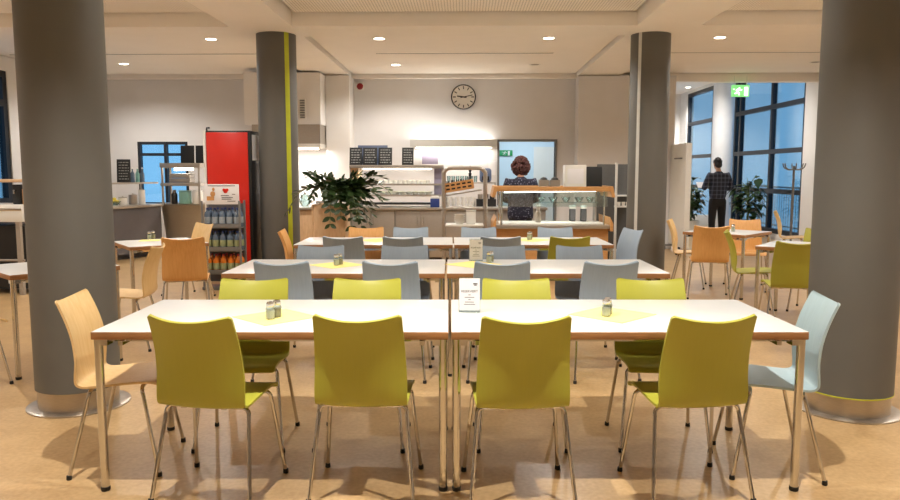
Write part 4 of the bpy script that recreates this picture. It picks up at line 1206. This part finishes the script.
# tray counter at the far left edge
tc_ = thing('tray_counter', (W(-5.7, 9.2).x, W(-5.7, 9.2).y, 0), 0, 'pale tray counter with upper glass shelf at the far left edge', 'counter')
zt3 = at(10, 205, 8.9).z
b = MB(); b.box((0, 0, zt3 - .1), (1.25, .7, .2), .006); b.build('white_body', M['white'], tc_)
b = MB(); b.box((0, .06, (zt3 - .3) / 2 + .05), (1.2, .5, zt3 - .32)); b.build('dark_base', M['black'], tc_, smooth=False)
for x in (-.55, .55): MB().box((x, -.3, (zt3 - .2) / 2), (.05, .05, zt3 - .2)).build('leg', M['steel'], tc_, smooth=False)
for z in (.42, .30): MB().tube([(-.6, -.3, z), (.6, -.3, z)], .014, 10).build('tray_rail', M['steel'], tc_)
zsh = at(10, 181, 8.9).z
for x in (-.5, .52): MB().tube([(x, .1, zt3), (x - .04, .1, zsh)], .014, 10).build('shelf_post', M['steel'], tc_)
b = MB(); b.box((0, .05, zsh), (1.2, .5, .035), .004); b.build('upper_shelf', M['panel_wood'], tc_)
b = MB(); b.box((0, -.34, zt3 - .05), (1.24, .03, .03), .004); b.build('front_rail', M['chrome'], tc_)
t = thing('tap_dispenser', (tc_.location.x + .44, tc_.location.y - .05, zt3 + .0005), 0, 'dark drinks dispenser under the shelf of the tray counter', 'dispenser')
MB().box((0, 0, .12), (.1, .16, .24), .01).build('body', M['black'], t); MB().tube([(0, -.08, .17), (0, -.13, .17), (0, -.13, .13)], .01).build('tap', M['chrome'], t)
t = thing('wooden_box', (tc_.location.x + .57, tc_.location.y - .1, zt3 + .0005), 0, 'small brown box at the right end of the tray counter', 'box'); MB().box((0, 0, .09), (.08, .12, .18), .003).build('box', M['buffet_wood'], t); MB().box((0, 0, .184), (.084, .124, .008), .002).build('lid', M['edge'], t)

# ================================================================== lounge at right
mp = thing('mobile_partition', (at(670, 200, 14.0).x + .09, 13.78, 0), R(-1.5), 'tall white mobile partition on castors at the lounge opening', 'partition')
b = MB(); b.box((0, 0, 1.05), (.10, 1.1, 1.86), .006); b.build('panel', M['white'], mp)
for y in (-.45, .45):
    b = MB(); b.box((0, y, .09), (.34, .05, .03), .004); f_ = b.build('foot', M['grey_metal'], mp)
    for x in (-.14, .14): MB().tube([(x - .015, y, .0375), (x + .015, y, .0375)], .037, 18).build('castor', M['rubber'], f_)
b = MB(); b.tube([(-.051, -.30, 1.72), (-.085, -.30, 1.72), (-.085, .1, 1.72), (-.051, .1, 1.72)], .012, 8); b.build('handle', M['grey_metal'], mp)
q = at(792.5, 200, 14.3)
cs = thing('coat_stand', (q.x, q.y, 0), 0, 'slim grey coat stand with branching hooks before the lounge windows', 'coat stand')
zc_ = at(794, 166, 14.3).z
MB().lathe([(.21, 0), (.21, .012), (.03, .03)], seg=32).build('base', M['grey_metal'], cs)
MB().tube([(0, 0, .02), (0, 0, zc_)], .021, 14).build('pole', M['grey_metal'], cs)
for k in range(6):
    a = k * PI / 3 + .3; c, s = math.cos(a), math.sin(a)
    MB().tube(catmull([(0, 0, zc_ - .06), (c * .1, s * .1, zc_ - .07), (c * .18, s * .18, zc_ - .03), (c * .21, s * .21, zc_ + .05)], 10), .012, 8).build('hook', M['grey_metal'], cs)
q = at(702, 222, 19.5)
rd = thing('radiator', (q.x, q.y, .0), 0, 'low white radiator under the lounge window behind the man', 'radiator')
b = MB(); b.box((0, 0, .22), (.9, .12, .28), .01); b.build('panel', M['white'], rd)
for x in (-.35, .35): MB().box((x, 0, .045), (.05, .1, .09)).build('foot', M['white'], rd, smooth=False)
def bush(px, d, label, h, spread, seed, n=26, pot=.2):
    q = at(px, 200, d); t = thing('potted_tree', (q.x, q.y, 0), 0, label, 'potted plant')
    MB().lathe([(0, 0), (pot * .75, 0), (pot, .36), (pot * .93, .36), (pot * .9, .3), (0, .3)], seg=28, caps=False).build('pot', M['white'], t)
    MB().lathe([(0, .301), (pot * .9, .301)], seg=28, caps=False).build('soil', M['soil'], t)
    rnd = random.Random(seed); st = MB(); lf = MB()
    st.tube([(0, 0, .28), (.02, 0, h * .5), (0, .01, h * .8)], .022, 8)
    for k in range(n):
        a = rnd.random() * 6.28; z0 = h * (.42 + .4 * rnd.random()); r = spread * (.45 + .55 * rnd.random())
        e = Vector((math.cos(a) * r, math.sin(a) * r, z0 + h * (.02 + .2 * rnd.random())))
        st.tube([(0, 0, z0), e * .5 + Vector((0, 0, z0 * .5 + .03)), e], .006, 5)
        for j in range(6):
            dv = Vector((math.cos(a + rnd.uniform(-1.4, 1.4)), math.sin(a + rnd.uniform(-1.4, 1.4)), rnd.uniform(-.6, .5))).normalized()
            o = e * (.55 + .45 * rnd.random()) + Vector((0, 0, (z0) * .2 * 0)); l = .16 + .1 * rnd.random(); w = l * .3
            sd = dv.cross(Vector((0, 0, 1))).normalized(); v = [(0, .05, 0), (.3, .9, .02), (.6, .9, .02), (1, .05, -.04)]
            rows = [(lf.bm.verts.new(o + dv * l * x - sd * w * ww + Vector((0, 0, y))), lf.bm.verts.new(o + dv * l * x + Vector((0, 0, y - .012))), lf.bm.verts.new(o + dv * l * x + sd * w * ww + Vector((0, 0, y)))) for x, ww, y in v]
            for r0, r1 in zip(rows[:-1], rows[1:]):
                lf.bm.faces.new((r0[0], r0[1], r1[1], r1[0])); lf.bm.faces.new((r0[1], r0[2], r1[2], r1[1]))
    st.build('stems', M['stem'], t); lf.build('foliage', M['leaf'], t)
    return t
bush(748, 16.6, 'leafy potted plant at the window right of the standing man', 1.42, .27, 3, 26)
bush(691, 17.2, 'leafy potted plant at the window left of the standing man', 1.4, .25, 5, 22)
# ================================================================== people
def skin_mesh(verts, edges, radii, root, sub=2):
    me = bpy.data.meshes.new('s'); me.from_pydata([tuple(v) for v in verts], edges, [])
    o = bpy.data.objects.new('s', me); COL.objects.link(o)
    o.modifiers.new('skin', 'SKIN'); sd = o.modifiers.new('sub', 'SUBSURF'); sd.levels = sub; sd.render_levels = sub
    sv = me.skin_vertices[0].data
    for i, r in enumerate(radii):
        sv[i].radius = r if isinstance(r, (tuple, list)) else (r, r)
        sv[i].use_root = (i == root)
    o.modifiers['skin'].use_smooth_shade = True
    bpy.context.view_layer.update()
    out = bpy.data.meshes.new_from_object(o.evaluated_get(bpy.context.evaluated_depsgraph_get()))
    bpy.data.objects.remove(o)
    return out
def chain(parts, root):
    """parts: lists of (point, radius); a first entry given as an int continues from that vertex"""
    V, E, Rr = [], [], []
    for pr in parts:
        prev = None
        for it in pr:
            if isinstance(it, int): prev = it; continue
            V.append(Vector(it[0])); Rr.append(it[1])
            if prev is not None: E.append((prev, len(V) - 1))
            prev = len(V) - 1
    return skin_mesh(V, E, Rr, root)
def hand(b, wrist, fwd, side, mirror, scale=1.0):
    f = Vector(fwd).normalized(); s = Vector(side).normalized(); n = f.cross(s).normalized()
    w = Vector(wrist)
    b.add_mesh(chain([[(w - f * .02, (.024, .02)), (w + f * .03, (.034, .015)), (w + f * .075, (.036, .014))]], 0))
    for k, l in enumerate((.068, .078, .072, .056)):
        o = w + f * .075 + s * (.028 - .0187 * k)
        b.add_mesh(chain([[(o - f * .02, .0085), (o + f * l * .45 - n * .006, .0082), (o + f * l * .75 - n * .022, .0075), (o + f * l * .85 - n * .042, .0066)]], 0))
    o = w + f * .025 + s * .026
    b.add_mesh(chain([[(o - s * .01, .011), (o + s * .022 + f * .025 - n * .012, .0095), (o + s * .026 + f * .05 - n * .028, .008)]], 0))
def head(b, c, s=1.0, tilt=0.0):
    """a head looking along +y with its centre at c"""
    m = MB()
    m.ball((0, 0, .01), (.076, .095, .112), sub=3); m.ball((0, .022, -.045), (.058, .07, .075), sub=3)
    m.ball((0, .096, -.012), (.013, .02, .024), rot=(.35, 0, 0)); m.ball((0, .086, -.062), (.026, .012, .010))
    for q in (-1, 1):
        m.ball((q * .077, -.008, -.005), (.010, .02, .032)); m.ball((q * .03, .084, .018), (.014, .010, .009))
    me = bpy.data.meshes.new('h'); bmesh.ops.transform(m.bm, matrix=Matrix.Translation(Vector(c)) @ Euler((-tilt, 0, 0)).to_matrix().to_4x4() @ Matrix.Diagonal((s, s, s, 1)), verts=m.bm.verts[:])
    m.bm.to_mesh(me); m.bm.free(); b.add_mesh(me)
def hair_cap(c, s, tilt, curly, seed):
    m = MB(); rnd = random.Random(seed)
    if curly:
        for k in range(240):
            z = rnd.uniform(-1, 1); a = rnd.uniform(0, 6.28); r = math.sqrt(max(0, 1 - z * z))
            v = Vector((r * math.cos(a) * (.118 + .02 * (z < .2)), r * math.sin(a) * .122 - .018, z * .145 + .015))
            if v.y > .07 and v.z < .07: continue
            m.ball(v, rnd.uniform(.022, .036), sub=1)
        m.ball((0, -.02, .02), (.108, .1, .118), sub=2)
    else:
        m.ball((0, -.012, .022), (.084, .098, .108), sub=3); m.ball((0, -.045, -.03), (.072, .06, .07), sub=3)
        for k in range(70):
            a = rnd.uniform(0, 6.28); z = rnd.uniform(.1, 1); r = math.sqrt(1 - z * z)
            v = Vector((r * math.cos(a) * .08, r * math.sin(a) * .09 - .015, z * .105 + .025)); m.ball(v, (.016, .02, .012), sub=1)
        es = [f for f in m.bm.verts if f.co.y > .055 and f.co.z < .06]
        bmesh.ops.delete(m.bm, geom=es, context='VERTS')
    bmesh.ops.transform(m.bm, matrix=Matrix.Translation(Vector(c)) @ Euler((-tilt, 0, 0)).to_matrix().to_4x4() @ Matrix.Diagonal((s, s, s, 1)), verts=m.bm.verts[:])
    return m
def person(loc, rz, label, H, cloth, hairm, curly, arms, tilt, slim):
    k = H / 1.78
    t = thing('person', loc, rz, label, 'person')
    S = lambda *a: Vector(a) * k
    hc = S(0, .035 + tilt * .09, 1.655 - tilt * .03)
    b = MB()
    sw = .175 * slim
    # body: pelvis, spine, neck; legs; arms
    P = [[(S(0, 0, .96), (.13, .09)), (S(0, .005, 1.12), (.12, .085)), (S(0, 0, 1.30), (.14, .095)), (S(0, -.01, 1.44), (.085, .07)), (S(0, .0, 1.50), (.052, .052)), (S(0, .03 + tilt * .06, 1.60), (.05, .055))]]
    n = 6
    idx = {}
    for q, nm_ in ((-1, 'l'), (1, 'r')):
        P.append([0, (S(q * .095, 0, .86), .085), (S(q * .105, .01, .5), .055), (S(q * .11, -.02, .09), .038), (S(q * .115, .06, .05), .035), (S(q * .12, .13, .03), .03)]); n += 5
    ends = []
    for q, (el, wr) in zip((-1, 1), arms):
        P.append([2, (S(q * sw, -.01, 1.425), .062), (S(*el), .043), (S(*wr), .028)]); n += 3
        ends.append((el, wr))
    b.add_mesh(chain(P, 0)); head(b, hc, k, tilt)
    for q, (el, wr) in zip((-1, 1), ends):
        fw = S(*wr) - S(*el); hand(b, S(*wr), fw, (-q, 0, .3), q)
    b.build('body', M['skin'], t)
    # shirt
    P = [[(S(0, 0, .74 if curly else .86), (.185 * slim, .135)), (S(0, .005, 1.12), (.165 * slim, .12)), (S(0, 0, 1.30), (.18 * slim, .125)), (S(0, -.012, 1.43), (.12, .09)), (S(0, -.01, 1.515), (.066, .06))]]
    for q, (el, wr) in zip((-1, 1), ends):
        e, w = S(*el), S(*wr)
        P.append([2, (S(q * sw, -.01, 1.415), .08), (S(q * sw, -.01, 1.42).lerp(e, .5), .066), (e, .058), (e.lerp(w, .5), .048), (e.lerp(w, .88), .04)])
    MB().add_mesh(chain(P, 0)).build('shirt', M[cloth], t)
    # trousers
    P = [[(S(0, 0, .93), (.155 * slim, .112)), (S(0, 0, 1.0), (.15 * slim, .105))]]
    for q in (-1, 1): P.append([0, (S(q * .095, 0, .82), (.098, .1)), (S(q * .105, .008, .5), .075), (S(q * .11, -.018, .2), .064), (S(q * .112, -.02, .075), .06)])
    MB().add_mesh(chain(P, 0)).build('trousers', M['trousers'], t)
    for q in (-1, 1):
        MB().add_mesh(chain([[(S(q * .112, -.05, .045), .044), (S(q * .115, .06, .042), .044), (S(q * .12, .15, .034), .034)]], 0)).build('shoe', M['black'], t)
    hair_cap(hc, k, tilt, curly, 4).build('hair', M[hairm], t)
    return t
q = at(717.5, 200, 15.2)
man = person((q.x, q.y, 0.008), R(8), 'man in dark checked shirt and black trousers standing with his back to us', 1.76, 'plaid', 'hair_dark', False,
       [((-.30, .0, 1.15), (-.15, .24, 1.16)), ((.30, .0, 1.15), (.13, .25, 1.12))], .25, 1.12)
t = thing('paper_sheet', man.location + Vector((-.22, .36, 1.2)), R(8), 'pale folded sheet held in front of the man at the windows', 'paper')
b = MB(); b.box((0, 0, 0), (.2, .004, .15), rot=(-.7, 0, 0)); b.build('sheet', M['paper'], t, smooth=False)
q = at(520.5, 200, 11.15)
person((q.x, q.y, 0.008), R(-4), 'kitchen worker with curly auburn hair and dark speckled top behind the buffet', 1.66, 'speckle', 'hair_red', True,
       [((-.27, .02, 1.15), (-.16, .24, 1.08)), ((.27, .02, 1.15), (.16, .24, 1.08))], .3, 1.2)
